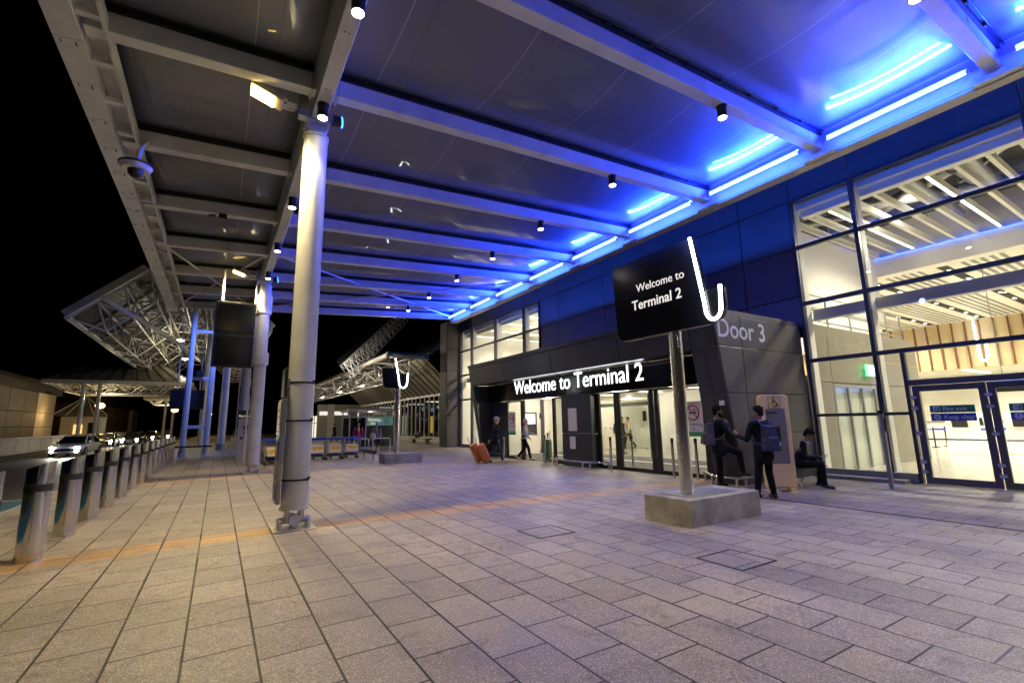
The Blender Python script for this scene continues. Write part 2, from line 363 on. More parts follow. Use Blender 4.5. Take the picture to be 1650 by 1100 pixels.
cy.transmission_bounces = 4; cy.sample_clamp_indirect = 6; cy.caustics_reflective = False; cy.caustics_refractive = False; cy.blur_glossy = .6

# ------------------------------------------------------------------ ground
def sheet(name, xs, ys, zf, m, kind='structure'):
    b = MB()
    vs = [(x, y, zf(x, y)) for y in ys for x in xs]; n = len(xs)
    b.add(vs, [(j*n+i, j*n+i+1, (j+1)*n+i+1, (j+1)*n+i) for j in range(len(ys)-1) for i in range(n-1)])
    o = b.build(name, m); tag(o, kind=kind); return o
sheet('pavement', [-3.42, -2.6, .9, 2, 11.5, 14.52], [-14, 0, 10, 31, 60, 140], lambda x, y: gz(x), 'paving')
sheet('pavement', [14.52, 17.5], [30.2, 60, 140], lambda x, y: FL, 'paving')
b = MB(); b.box(-3.58, -3.424, -14, 140, -.5, -.066); tag(b.build('kerb', 'kerb', bevel=.015), kind='structure')
sheet('road', [-60, -13, -3.58], [-14, 30, 60, 200], lambda x, y: -.2, 'road')
sheet('ground', [-900, 0, 900], [-600, 100, 1400], lambda x, y: -.6, 'ground')
sheet('hall_floor', [14.3, 26, 60], [-14, 10, 31], lambda x, y: -.055, 'hallfloor')

for (x, y, rz, lb) in ((4.15, 5.83, .0, 'steel framed access cover set in the paving in the middle of the plaza'), (5.1, 3.47, .0, 'steel framed access cover set in the paving near the sign plinth')):
    t = thing('access_cover', lb, 'access cover', (x, y, gz(x)), rz, 'access covers in the paving')
    b = MB()
    for s in (-1, 1):
        b.box(x-.32, x+.32, y+s*.28-.012, y+s*.28+.012, gz(x)+.001, gz(x)+.006); b.box(x+s*.31-.012, x+s*.31+.012, y-.265, y+.265, gz(x)+.001, gz(x)+.0055)
    b.build('cover_frame', 'joint', t)
    MB().box(x-.295, x+.295, y-.266, y+.266, gz(x), gz(x)+.0042).build('cover_plate', 'paving', t)
b = MB(); b.box(9.55, 9.60, -10, 7, gz(9.6)+.001, gz(9.6)+.006); tag(b.build('slot_drain', 'joint'), 'thin dark slot drain running through the paving on the right', 'drain')

# ------------------------------------------------------------------ canopy
def zr(x): return 7.0 + .06*(x-1.1)
XL, XR, XC = -1.92, 11.3, 1.1
BY = [-7.2, -4.2, -1.2, 1.72, 4.65, 7.6, 10.6, 13.5, 16.4, 19.35, 22.1, 24.9]
cp = thing('canopy', 'long white steel canopy with dark glossy roof panels, edged in blue light', 'canopy', (XC, 8.24, 7.2))
BW, BH = .11, .30
for y in BY:
    b = MB()
    for x0, x1 in ((XL, XC-.13), (XC+.13, XR)):
        b.hexa([(x0,y-BW,zr(x0)),(x1,y-BW,zr(x1)),(x1,y+BW,zr(x1)),(x0,y+BW,zr(x0))], [(x0,y-BW,zr(x0)+BH),(x1,y-BW,zr(x1)+BH),(x1,y+BW,zr(x1)+BH),(x0,y+BW,zr(x0)+BH)])
    o = b.build('cross_beam', 'steel', cp, bevel=.012)
    for xx in (XC-.2, XC+.2, XR-.06): MB().box(xx-.02, xx+.02, y-BW-.03, y+BW+.03, zr(xx)-.03, zr(xx)+BH-.01).build('end_plate', 'steel_old', o)
    g = MB()
    for x0, x1 in ((XL, XC-.2), (XC+.2, XR)):
        for sy in (-1, 1):
            ya, yb = y+sy*.045, y+sy*.15
            g.hexa([(x0,ya,zr(x0)+BH+.004),(x1,ya,zr(x1)+BH+.004),(x1,yb,zr(x1)+BH+.004),(x0,yb,zr(x0)+BH+.004)], [(x0,ya,zr(x0)+BH+.15),(x1,ya,zr(x1)+BH+.15),(x1,yb,zr(x1)+BH+.15),(x0,yb,zr(x0)+BH+.15)])
        n = int((x1-x0)/.95)
        for i in range(n):
            x = x0+.5+i*.95
            for sy in (-1, 1): g.box(x-.05, x+.05, y+sy*.15, y+sy*.185, zr(x)+BH+.03, zr(x)+BH+.11); 
        g.tube([(x0, y-.2, zr(x0)+BH+.075), (x1, y-.2, zr(x1)+BH+.075)], .012, 6)
    g.build('clamp_channel', 'black', o)
# roof film panels, bellied downwards between the beams
def panel(x0, x1, y0, y1):
    nx, ny = 22, 12; vs = []; fs = []
    for j in range(ny+1):
        for i in range(nx+1):
            u, v = i/nx, j/ny; x = x0+(x1-x0)*u; y = y0+(y1-y0)*v
            bl = .20*(math.sin(math.pi*v)**.8)*(min(1, 6*u, 6*(1-u))**.7 if 0 < u < 1 else 0)
            vs.append((x, y, zr(x)+BH+.12-bl))
    n = nx+1
    for j in range(ny):
        for i in range(nx): fs.append((j*n+i, j*n+i+1, (j+1)*n+i+1, (j+1)*n+i))
    k = len(vs); vs2 = [(x, y, zr(x)+BH+.22) for x, y, z in vs]
    fs2 = [tuple(q+k for q in reversed(f)) for f in fs]
    ed = [i for i in range(nx+1)] + [j*n+nx for j in range(1, ny+1)] + [ny*n+i for i in range(nx-1, -1, -1)] + [j*n for j in range(ny-1, 0, -1)]
    fs3 = [(ed[i], ed[(i+1) % len(ed)], ed[(i+1) % len(ed)]+k, ed[i]+k) for i in range(len(ed))]
    MB().add(vs+vs2, fs+fs2+fs3).build('roof_panel', 'film', cp, smooth=True)
for a, c in zip(BY[:-1], BY[1:]):
    panel(XL+.04, XC-.1, a+.09, c-.09); panel(XC+.1, XR, a+.09, c-.09)
# longitudinal beam over the columns (wider at the top)
b = MB(); b.hexa([(XC-.115,-9,6.85),(XC+.115,-9,6.85),(XC+.115,25.05,6.85),(XC-.115,25.05,6.85)], [(XC-.18,-9,7.42),(XC+.18,-9,7.42),(XC+.18,25.05,7.42),(XC-.18,25.05,7.42)])
rb = b.build('ridge_beam', 'steel', cp, bevel=.012)
b = MB()
for y in (2.5, 5.9, 7.2, 10.1, 13.2, 16.2): 
    for dx in (-.03, .03): b.cyl((XC+dx, y, 6.842), (XC+dx, y, 6.852), .012, n=8)
b.build('bolt_heads', 'joint', rb)
# building side girder with its grey lip
b = MB(); b.box(XR, XR+.16, -9, 25.05, 7.46, 8.05); b.build('girder', 'steel', cp)
b = MB(); b.box(XR+.16, XR+.42, -9, 25.05, 7.44, 7.52); b.box(XR+.38, XR+.42, -9, 25.05, 7.52, 7.66); b.build('girder_lip', 'steel_old', cp)
b = MB(); b.box(XR+.2, 14.7, -9, 31, 9.5, 9.7); b.build('upper_roof', 'void', cp)
# outer eave: soffit plates, brackets, rail
b = MB(); bt = MB()
y = -8.95
while y < 25.0:
    b.hexa([(-2.27,y,6.74),(-1.95,y,6.76),(-1.95,y+.97,6.76),(-2.27,y+.97,6.74)], [(-2.3,y,7.02),(-1.95,y,7.02),(-1.95,y+.97,7.02),(-2.3,y+.97,7.02)])
    for dx in (-2.2, -2.04):
        for dy in (.05, .09): bt.cyl((dx, y+dy, 6.735), (dx, y+dy, 6.76), .009, n=6)
    y += .985
ef = b.build('eave_fascia', 'steel', cp, bevel=.006); bt.build('bolt_heads', 'joint', ef)
y = -8.95+.45
while y < 24.8:
    b = MB(); b.box(-1.946, -1.70, y-.055, y+.055, 6.80, 6.86); b.box(-1.76, -1.70, y-.055, y+.055, 6.862, 6.98)
    b.build('eave_bracket', 'steel', cp, bevel=.008); y += .985
b = MB(); b.box(-1.70, -1.66, -9, 25, 6.80, 7.0); b.build('eave_rail', 'steel', cp)
MB().box(-1.95, -1.66, -9, 25, 6.985, 7.01).build('eave_cover', 'steel', cp)
# cross bracing under the last bays
for p, q in (((1.3,16.6,7.12),(11.15,24.6,7.7)), ((1.3,24.6,7.12),(11.15,16.6,7.7)), ((-1.8,16.6,6.94),(.95,24.6,7.08)), ((-1.8,24.6,6.94),(.95,16.6,7.08))):
    MB().cyl(p, q, .033, n=8).build('brace_rod', 'steel', cp, smooth=True)
b = MB(); b.tube([(-1.0,9.3,6.9),(.9,9.0,6.9)], .012, 6)

# columns
def column(y, lab, bands):
    z0 = gz(XC); t = thing('canopy_column', lab, 'column', (XC, y, z0), 0, 'white canopy columns')
    b = MB(); b.box(XC-.3, XC+.3, y-.25, y+.25, z0-.05, z0+.02)
    b.build('base_plate', 'steel_old', t, bevel=.004)
    b = MB()
    for s in (-1, 1): b.box(XC+s*.2-.02, XC+s*.2+.02, y-.18, y+.18, z0+.02, z0+.15)
    b.box(XC-.04, XC+.04, y-.12, y+.12, z0+.02, z0+.19)
    b.cyl((XC-.23, y, z0+.13), (XC+.23, y, z0+.13), .05, n=20); b.cyl((XC, y-.15, z0+.14), (XC, y+.15, z0+.14), .085, n=24)
    for s in (-1, 1): b.prism([(XC+s*.1-.03, y-.12, z0+.14), (XC+s*.1-.03, y+.12, z0+.14), (XC+s*.1-.03, y+.15, z0+.3), (XC+s*.1-.03, y-.15, z0+.3)], (.06, 0, 0))
    b.build('hinge', 'steel', t, bevel=.006)
    MB().cyl((XC, y, z0+.29), (XC, y, z0+.325), .215, n=40).build('base_flange', 'steel', t, smooth=True)
    MB().cyl((XC, y, z0+.325), (XC, y, 6.55), .198, n=48).build('shaft', 'steel', t, smooth=True)
    if bands:
        b = MB()
        for z in (.72, 1.62, 2.22):
            b.cyl((XC, y, z0+z), (XC, y, z0+z+.028), .203, n=40)
            b.cyl((XC+.13, y-.175, z0+z+.002), (XC+.17, y-.165, z0+z+.05), .02, n=8)
        b.build('strap', 'rubber', t, smooth=True)
    else:
        b = MB()
        for z, h in ((3.7, .45), (5.55, .7)): b.cyl((XC, y, z), (XC, y, z+h), .235, n=40); b.box(XC+.22, XC+.26, y-.06, y+.06, z+.02, z+h-.02)
        b.build('collar', 'steel', t, smooth=True)
        MB().tube([(XC-.28, y-.1, .4), (XC-.28, y-.1, 6.6), (XC-.2, y-.1, 6.72)], .03, 8).build('conduit', 'steel', t, smooth=True)
    b = MB(); b.cyl((XC, y, 6.55), (XC, y, 6.6), .215, n=40); b.cyl((XC, y, 6.6), (XC, y, 6.66), .2, .13, n=30)
    b.build('top_flange', 'steel', t, smooth=True)
    b = MB(); b.cyl((XC-.13, y-.07, 6.66), (XC+.13, y-.07, 6.66), .07, n=16); b.cyl((XC-.1, y-.12, 6.67), (XC-.1, y+.12, 6.67), .07, n=16)
    b.prism([(XC-.11, y-.08, 6.58), (XC+.11, y-.08, 6.58), (XC+.2, y-.08, 6.82), (XC-.2, y-.08, 6.82)], (0, .05, 0)); b.prism([(XC-.11, y+.05, 6.58), (XC+.11, y+.05, 6.58), (XC+.2, y+.05, 6.82), (XC-.2, y+.05, 6.82)], (0, .05, 0))
    b.box(XC-.2, XC+.2, y-.2, y+.2, 6.80, 6.847); b.build('head_clevis', 'steel', t, bevel=.006)
    return t
column(8.24, 'nearest white canopy column, carrying a notice panel and three dark straps', True)
column(18.67, 'second white canopy column, wrapped by two collars beside the big black screens', False)
c3 = column(29.1, 'third and farthest white canopy column, standing behind the ticket machine', False)

# blue lenses and yellow floodlights at the column heads
def flood(y, lab, lab2):
    t = thing('floodlight', lab, 'floodlight', (XC-.25, y-.05, 6.9), 0, 'yellow floodlights on the columns')
    b = MB(); b.box(XC-.34, XC-.19, y-.12, y+.06, 6.72, 7.1); b.obox((XC-.48, y-.1, 6.86), (.26, .1, .09)); b.obox((XC-.5, y+.02, 6.9), (.22, .06, .14))
    b.obox((XC-.45, y-.19, 6.88), (.16, .09, .13)); b.build('bracket', 'boxgrey', t, bevel=.01)
    rt = Matrix.Rotation(R(18), 3, 'Y')
    b = MB(); b.obox((XC-.82, y-.1, 6.9), (.5, .34, .09), rt); b.obox((XC-.60, y-.1, 6.93), (.22, .26, .12), rt)
    h = b.build('lamp_head', 'steel_old', t, bevel=.02)
    b = MB(); b.obox((XC-.88, y-.1, 6.865), (.36, .28, .04), rt); b.build('lens', 'flood', h, bevel=.008)
    lamp('floodlight_beam', 'SPOT', (XC-.9, y-.1, 6.79), P_FLOOD, (1, .78, .36), t, (XC-1.6, y-1.2, 0), spot_size=R(150), spot_blend=.6, shadow_soft_size=.16)
    t = thing('blue_lamp', lab2, 'blue lamp', (XC+.3, y-.1, 6.8), 0, 'blue lamps on the columns')
    MB().cyl((XC+.2, y-.12, 6.78), (XC+.33, y-.12, 6.8), .1, n=20).build('housing', 'black', t, smooth=True)
    MB().cyl((XC+.33, y-.12, 6.8), (XC+.36, y-.12, 6.805), .095, n=20).build('lens', 'blue2', t, smooth=True)
    lamp('blue_lamp_beam', 'SPOT', (XC+.45, y-.12, 6.8), P_BLUE, (.14, .2, 1), t, (XC+4.4, y-1.0, 0), spot_size=R(115), spot_blend=.8, shadow_soft_size=.12)
flood(8.0, 'glaring yellow floodlight at the head of the nearest column', 'round blue lamp on the head of the nearest column')
flood(18.5, 'glaring yellow floodlight above the big black screens', 'round blue lamp on the head of the second column')

# black cylinder downlights
def downlight(x, y, zt, lab, power, grp):
    t = thing('downlight', lab, 'downlight', (x, y, zt), 0, grp)
    b = MB(); b.cyl((x, y, zt-.24), (x, y, zt), .085, n=24); b.cyl((x, y, zt-.012), (x, y, zt+.002), .1, n=24)
    b.build('housing', 'black', t, smooth=True)
    MB().cyl((x, y, zt-.246), (x, y, zt-.241), .072, n=24).build('lens', 'warm', t)
    if power: lamp('downlight_beam', 'SPOT', (x, y, zt-.27), power, (1, .88, .74), t, (x, y, 0), spot_size=R(96), spot_blend=.55, shadow_soft_size=.07)
n = 0
for y in BY[2:-1]:
    i = BY.index(y)-2
    lab = '%s black downlight from the near end of the row under the roof beams' % ORD[i]
    downlight(7.68, y, zr(7.68), lab, P_DOWN, 'black downlights under the cross beams'); n += 1
for i, y in enumerate((-1.2, 2.0, 5.26, 7.62, 11.44, 14.7, 17.7)):
    downlight(XC, y, 6.85, '%s black downlight from the near end along the beam over the columns' % ORD[i], P_DOWN*(.7 if i != 3 else .4), 'black downlights over the columns')
# blue tubes
zx_ = V(1, 0, -.26).normalized(); xx_ = V(0, 1, 0); WASH_ROT = Matrix((xx_, zx_.cross(xx_), zx_)).transposed().to_euler()
k = 0
for a, c in zip(BY[1:-1], BY[2:]):
    t = thing('blue_light_tube', '%s blue light tube from the near end along the canopy girder' % ORD[k], 'light tube', (11.0, (a+c)/2, 7.62), 0, 'blue tubes along the girder')
    y0, y1 = a+.28, c-.36
    MB().cyl((11.0, y0, 7.62), (11.0, y1, 7.62), .032, n=12).build('glowing_tube', 'blue', t, smooth=True)
    b = MB(); b.box(10.93, 11.1, y0, y1, 7.656, 7.664); b.box(10.93, 10.938, y0, y1, 7.6645, 7.684); b.box(11.08, 11.1, y0, y1, 7.6645, 7.73); b.build('trough', 'steel', t)  # added trough and lip, keeping the strip's light off the ground
    MB().add([(11.0,y0+.02,7.668),(11.0,y1-.02,7.668),(11.06,y1-.02,7.72),(11.06,y0+.02,7.72)], [(0,1,2,3)]).build('hidden_uplight_strip', 'blueup', t)  # added emitter, hidden by the trough, washes the roof panels blue
    yc = (a+c)/2; fx = thing('added_wash_bar', '%s slim pale bar added for blue wash light, from the near end under the girder' % ORD[k], 'added light bar', (11.34, yc, 7.4), 0, 'added blue wash bars under the girder')  # added bar, no fitting of the canopy, spreads blue over the panels
    MB().box(11.305, 11.38, y0, y1, 7.385, 7.457).build('housing', 'steel_old', fx, bevel=.006)
    MB().box(11.299, 11.3045, y0+.03, y1-.03, 7.40, 7.44).build('lens', 'alu', fx)
    lamp('added_wash_beam', 'AREA', (11.285, yc, 7.42), P_WASH, (.006, .05, 1), fx, (6.0, yc, 8.5), shape='RECTANGLE', size=y1-y0-.1, size_y=.05, spread=R(70)).rotation_euler = WASH_ROT
    for y in (y0, y1):
        b = MB(); b.cyl((11.0, y, 7.62), (11.0, y+(.03 if y == y1 else -.03), 7.62), .036, n=12); b.tube([(11.0, y+(.02 if y == y1 else -.02), 7.64), (11.08, y+(.02 if y == y1 else -.02), 7.72), (11.3, y+(.02 if y == y1 else -.02), 7.74)], .012, 6)
        b.build('end_cap', 'steel', t, smooth=True)
    k += 1
# rear strip of the girder washing the wall behind
tag(MB().box(XR+.162, XR+.182, -9, 25, 7.72, 7.745).build('blue_wall_washer', 'bluewash'), 'long blue light strip behind the canopy girder facing the terminal wall', 'light strip')

# dome camera under the eave
t = thing('security_camera', 'dome security camera hanging from the canopy eave', 'security camera', (-1.6, 10.1, 6.9))
MB().tube([(-1.5,10.6,6.96),(-1.52,10.45,6.9),(-1.58,10.2,6.6),(-1.6,10.1,6.3)], .035, 10).build('arm', 'steel', t, smooth=True)
b = MB(); b.cyl((-1.6,10.1,6.22),(-1.6,10.1,6.32), .25, .10, 28); b.cyl((-1.6,10.1,6.12),(-1.6,10.1,6.22), .2, .26, 28); b.build('hood', 'steel', t, smooth=True)
MB().cyl((-1.6,10.1,6.195),(-1.6,10.1,6.225), .262, n=28).build('trim_ring', 'black', t, smooth=True)
MB().ell((-1.6,10.1,6.11), (.12,.12,.14)).build('dome', 'black', t, smooth=True)
# small sensor on third cross beam
t = thing('beam_sensor', 'small black sensor box under a cross beam left of the columns', 'sensor', (-.3, 13.5, 6.9))
b = MB(); b.box(-.38,-.2,13.3,13.4,6.78,6.9); b.cyl((-.45,13.35,6.83),(-.6,13.35,6.8),.03); b.build('housing', 'black', t)

# bollards
def bollard_proto():
    t = thing('steel_bollard', '', 'bollard')
    r = .135; n = 36; b = MB(); vs = []; 
    for i in range(n):
        a = 2*math.pi*i/n; vs.append((r*math.cos(a), r*math.sin(a), -.02))
    for i in range(n):
        a = 2*math.pi*i/n; vs.append((r*math.cos(a), r*math.sin(a), 1.17+.36*r*math.cos(a)))
    b.add(vs, [(i, (i+1) % n, n+(i+1) % n, n+i) for i in range(n)] + [tuple(range(n, 2*n))]); b.build('post', 'stainless', t, smooth=True)
    MB().cyl((0,0,.845), (0,0,.935), r+.004, n=36).build('black_band', 'rubber', t, smooth=True)
    return t
bp = bollard_proto()
bys = [6.75, 8.52, 10.14, 11.73, 13.3, 15.0, 16.72, 18.5, 20.3, 22.0, 23.6, 25.6, 27.6, 29.6]
for i, y in enumerate(bys):
    lb = '%s slant-topped steel bollard from the camera along the kerb' % ORD[i]
    if i == 0: bp.location = (-1.9, y, gz(-1.9)); bp['label'] = lb; bp['group'] = 'steel bollards along the kerb'
    else: dup(bp, (-1.9, y, gz(-1.9)), random.uniform(-.03, .03), lb, 'steel bollards along the kerb')

# ------------------------------------------------------------------ terminal building
XF = 14.5
tb = thing('terminal_building', 'terminal building with slate wall panels and a tall glazed front lit from inside', 'terminal', (XF, 8, FL))
def slot(m, x0, x1, y0, y1, z0, z1, name, par, bev=.006): return MB().box(x0, x1, y0, y1, z0, z1).build(name, m, par, bevel=bev)
M['frame'] = mat('blue_grey_glazing_frame', (.06, .065, .08), .4, .3, .1, 2)
# spandrel over everything
ys = [-9, -4.9, -1.5, 1.9, 5.29, 6.92, 8.6, 12.0, 15.3, 18.7, 20.4, 22.0, 25.3, 28.6, 30.35]
for a, c in zip(ys[:-1], ys[1:]): slot('wallpanel', XF, XF+.14, a+.012, c-.012, 8.14, 9.5, 'spandrel_panel', tb)
wy = [6.98, 8.6, 12.0, 15.3, 18.7, 20.34]; wz = [4.2, 5.1, 6.6, 8.12]
for a, c in zip(wy[:-1], wy[1:]):
    for z0, z1 in zip(wz[:-1], wz[1:]): slot('wallpanel', XF, XF+.14, a+.014, c-.014, z0+.014, z1-.014, 'wall_panel', tb)
slot('joint', XF+.15, XF+.2, 6.95, 20.4, 3.9, 9.5, 'wall_backing', tb, 0)
# mullions and transoms
MY = [-8.3, -4.9, -1.5, 1.9, 5.29, 6.92]; MY2 = [20.4, 22.0, 25.3, 28.6, 30.3]
for y in MY+MY2:
    o = slot('frame', XF-.05, XF+.09, y-.05, y+.05, 2.41 if 1.8 < y < 4.6 else FL, 8.14, 'mullion', tb)
    slot('white', XF+.13, XF+.42, y-.045, y+.045, 2.41 if 1.8 < y < 4.6 else FL, 8.1, 'mullion_fin', o)
TZ = [3.16, 4.86, 6.59, 8.09]
for (a0, a1) in ((-9, 6.87), (20.45, 30.3)):
    for z in TZ: slot('frame', XF-.045, XF+.085, a0, a1, z-.055, z+.055, 'transom', tb)
    for z in (4.56, 7.82): slot('white', XF+.46, XF+.74, a0, a1, z-.16, z+.16, 'inner_rail', tb, .02)
slot('frame', XF-.04, XF+.08, 4.76, 6.87, 1.56, 1.64, 'transom', tb)
slot('frame', XF-.05, XF+.09, 4.68, 4.76, FL, 3.10, 'mullion', tb)
slot('doorgrey', XF-.06, XF+.1, -.7, 4.68, 2.27, 2.41, 'door_head', tb)
slot('alu', XF-.1, XF+.1, 4.76, 6.87, FL, .16, 'sill', tb); slot('concrete', XF-.5, XF-.1, 4.9, 6.9, FL-.02, .02, 'plinth_step', tb)
slot('alu', XF-.1, XF+.1, 20.5, 30.2, FL, .16, 'sill', tb)
# glass
def pane(y0, y1, z0, z1, par=None): return MB().box(XF+.01, XF+.03, y0, y1, z0, z1).build('glass_pane', 'glass', par or tb)
for a, c in zip(MY[:-1], MY[1:]):
    for z0, z1 in zip(TZ[:-1], TZ[1:]): pane(a+.05, c-.05, z0+.055, z1-.055)
for a, c in zip(MY2[:-1], MY2[1:]):
    for z0, z1 in zip([.16]+TZ[:-1], TZ): pane(a+.05, c-.05, z0+.055, z1-.055)
pane(5.34, 6.87, 1.64, 3.1); pane(4.76, 5.24, 1.64, 3.1); pane(4.76, 6.87, .16, 1.56); pane(-.7, 4.68, 2.41, 3.1)
# fire doors
for k, (a, c) in enumerate(((3.31, 4.63), (1.96, 3.29), (.61, 1.94), (-.74, .59))):
    d = MB(); x0, x1 = XF-.035, XF+.035
    d.box(x0, x1, a, a+.13, -.05, 2.26); d.box(x0, x1, c-.13, c, -.05, 2.26); d.box(x0, x1, a+.13, c-.13, -.05, .1); d.box(x0, x1, a+.13, c-.13, 2.12, 2.26)
    o = d.build('fire_door', 'doorgrey', tb, bevel=.006); tag(o, '%s fire door leaf from the left with green and blue notices' % ORD[k])
    MB().box(XF-.008, XF+.008, a+.13, c-.13, .1, 2.12).build('door_glass', 'glass', o)
    MB().cyl((XF+.08, a+.13, .98), (XF+.08, c-.13, .98), .02, n=10).build('push_bar', 'alu', o, smooth=True)
    yy = c+.005
    for z in (.22, .45, 1.12, 1.72, 1.98):
        h = MB(); h.cyl((XF-.05, yy, z-.05), (XF-.05, yy, z+.05), .022, n=8); h.box(XF-.06, XF-.036, yy-.07, yy+.05, z-.03, z+.03); h.build('hinge', 'steel', o)
    if k < 2:
        yc = (a+c)/2-.02
        for z0, z1, mm, wd, nm in ((1.60, 1.77, 'signgreen', 'Fire exit', 'fire_exit_notice'), (1.41, 1.585, 'signblue', 'Keep clear', 'keep_clear_notice')):
            s = MB().box(XF-.022, XF-.009, yc-.4, yc+.4, z0, z1).build(nm, mm, o)
            text('lettering', wd, .125, (XF-.0225, yc+.16, z0+.045), (0,-1,0), (0,0,1), 'letter_w', s, .001, .002)
            q = MB()
            if mm == 'signblue':
                q.cyl((XF-.0226, yc+.28, 1.4975), (XF-.0222, yc+.28, 1.4975), .07, n=24)
                s2 = MB(); s2.box(XF-.0245, XF-.0232, yc+.27, yc+.29, 1.485, 1.545); s2.box(XF-.0245, XF-.0232, yc+.27, yc+.29, 1.452, 1.47)
                q.build('notice_disc', 'letter_w', s); s2.build('exclamation_mark', 'signblue', s)
            else:
                q.box(XF-.0236, XF-.0226, yc+.21, yc+.34, z0+.02, z1-.02); q.build('pictogram_panel', 'letter_w', s)
                q = MB(); X_ = XF-.0246
                q.box(X_, X_+.0008, yc+.225, yc+.255, z0+.03, z1-.035); q.cyl((X_, yc+.295, z1-.05), (X_+.0008, yc+.295, z1-.05), .012, n=10)
                for p1, p2 in (((.295, .105), (.29, .07)), ((.29, .07), (.315, .045)), ((.29, .07), (.272, .04)), ((.295, .1), (.32, .085)), ((.295, .1), (.272, .09))): q.cyl((X_, yc+p1[0], z0+p1[1]), (X_, yc+p2[0], z0+p2[1]), .006, n=6)
                q.build('running_figure', 'signgreen', s)
# grey corner pillar at the far end
o = slot('blockwall', 13.45, 14.65, 30.4, 31.6, FL, 8.8, 'corner_pillar', tb, .05)
b = MB()
for z in (2.1, 3.9, 5.2, 6.8): b.box(13.44, 14.66, 30.39, 31.61, z, z+.025)
b.build('panel_joint', 'joint', o)
# hall interior
slot('cream', 22.6, 22.75, -9, 31, 7.16, 9.4, 'bulkhead', tb, 0); slot('white', 22.75, 60, -9, 31, 7.16, 7.3, 'hall_ceiling', tb, 0)
slot('void', 14.66, 22.6, -9, 31, 9.2, 9.3, 'ceiling_void', tb, 0)
y = -8.6; k = 0
while y < 30.8:
    if True:
        o = slot('white', 14.8, 22.5, y-.05, y+.05, 7.9, 8.12, 'ceiling_fin', tb, .004)
        if k % 4 == 1: slot('ledfin', 15.0, 22.3, y-.03, y+.03, 7.885, 7.899, 'fin_light', o, 0)
    y += .6; k += 1
slot('white', 14.78, 14.98, -9, 31, 7.86, 8.13, 'fin_header', tb)
b = MB(); random.seed(3)
for i in range(34):
    yy = random.uniform(-8, 30); x0 = random.uniform(14.9, 17); r = random.choice((.05, .09, .16, .2))
    if i % 2: b.cyl((x0, yy, random.uniform(8.5, 9)), (random.uniform(19, 22.3), yy, random.uniform(8.5, 9)), r, n=10)
    else: b.cyl((random.uniform(15.2, 22), yy, 8.7), (random.uniform(15.2, 22), yy+random.uniform(3, 8), 8.75), r, n=10)
b.build('service_duct', 'duct', tb, smooth=True)
b = MB()
for i in range(60): x = random.uniform(15, 22.2); yy = random.uniform(-8, 30); b.cyl((x, yy, 8.1), (x, yy, 9.2), .012, n=5)
b.build('hanger_rod', 'alu', tb)
slot('bluein', 22.5, 22.58, -9, 31, 7.86, 7.90, 'cove_light', tb, 0)
y = -8.2
while y < 30:
    o = slot('joint', 23.2, 37.9, y-.16, y+.16, 7.145, 7.159, 'ceiling_slot', tb, 0)
    b = MB()
    for x in (24.2, 26.4, 28.6, 30.8, 33, 35.2, 37): b.box(x-.28, x+.02, y-.05, y+.05, 7.135, 7.1445)
    b.build('slot_downlight', 'ledfin', o); y += 2.35
b = MB(); y = -7.0
while y < 30:
    for j in range(5): b.box(23.2, 37.9, y-.55+j*.26, y-.43+j*.26, 7.146, 7.159)
    y += 2.35
b.build('ceiling_grille', 'greypanel', tb)
sw = slot('wood', 38.3, 38.6, -9, 31, 4.3, 7.16, 'slat_wall', tb, 0)
b = MB(); y = -8.8
while y < 30.8: b.box(38.2, 38.299, y-.035, y+.035, 4.3, 7.14); y += .62
b.build('slat_fin', 'darkwood', sw)
slot('cream', 46, 46.2, -9, 31, FL, 4.6, 'rear_wall', tb, 0); slot('white', 38.6, 46, -9, 31, 4.35, 4.5, 'low_ceiling', tb, 0)
b = MB(); 
for y in range(-6, 28, 4): b.box(40, 45, y-.1, y+.1, 4.33, 4.349)
b.build('low_ceiling_light', 'ledfin', tb)
slot('cream', 14.7, 46, 30.7, 30.85, FL, 9.2, 'end_wall', tb, 0)
# upper white wall box over the porch roof and the porch tail inside the hall
slot('cream', 16.3, 22.4, 7.7, 7.85, 5.2, 7.88, 'upper_wall', tb, 0); slot('cream', 16.3, 16.45, 7.85, 20, 5.2, 7.88, 'upper_wall', tb, 0)
slot('cream', 22.45, 22.6, 8.2, 31, 4.4, 7.2, 'upper_wall', tb, 0)
slot('cream', 15.4, 15.6, 26.2, 26.9, FL, 8.0, 'round_column', tb, 0)
b = MB()
for x in (15.2, 16.9, 18.5, 20, 21.5, 22.8): b.cyl((x, 7.35, 4.4), (x, 7.35, 5.45), .03, n=8)
for z in (5.45, 4.95, 4.6): b.cyl((15.2, 7.35, z), (22.8, 7.35, z), .025, n=8)
b.build('roof_railing', 'alu', tb, smooth=True)
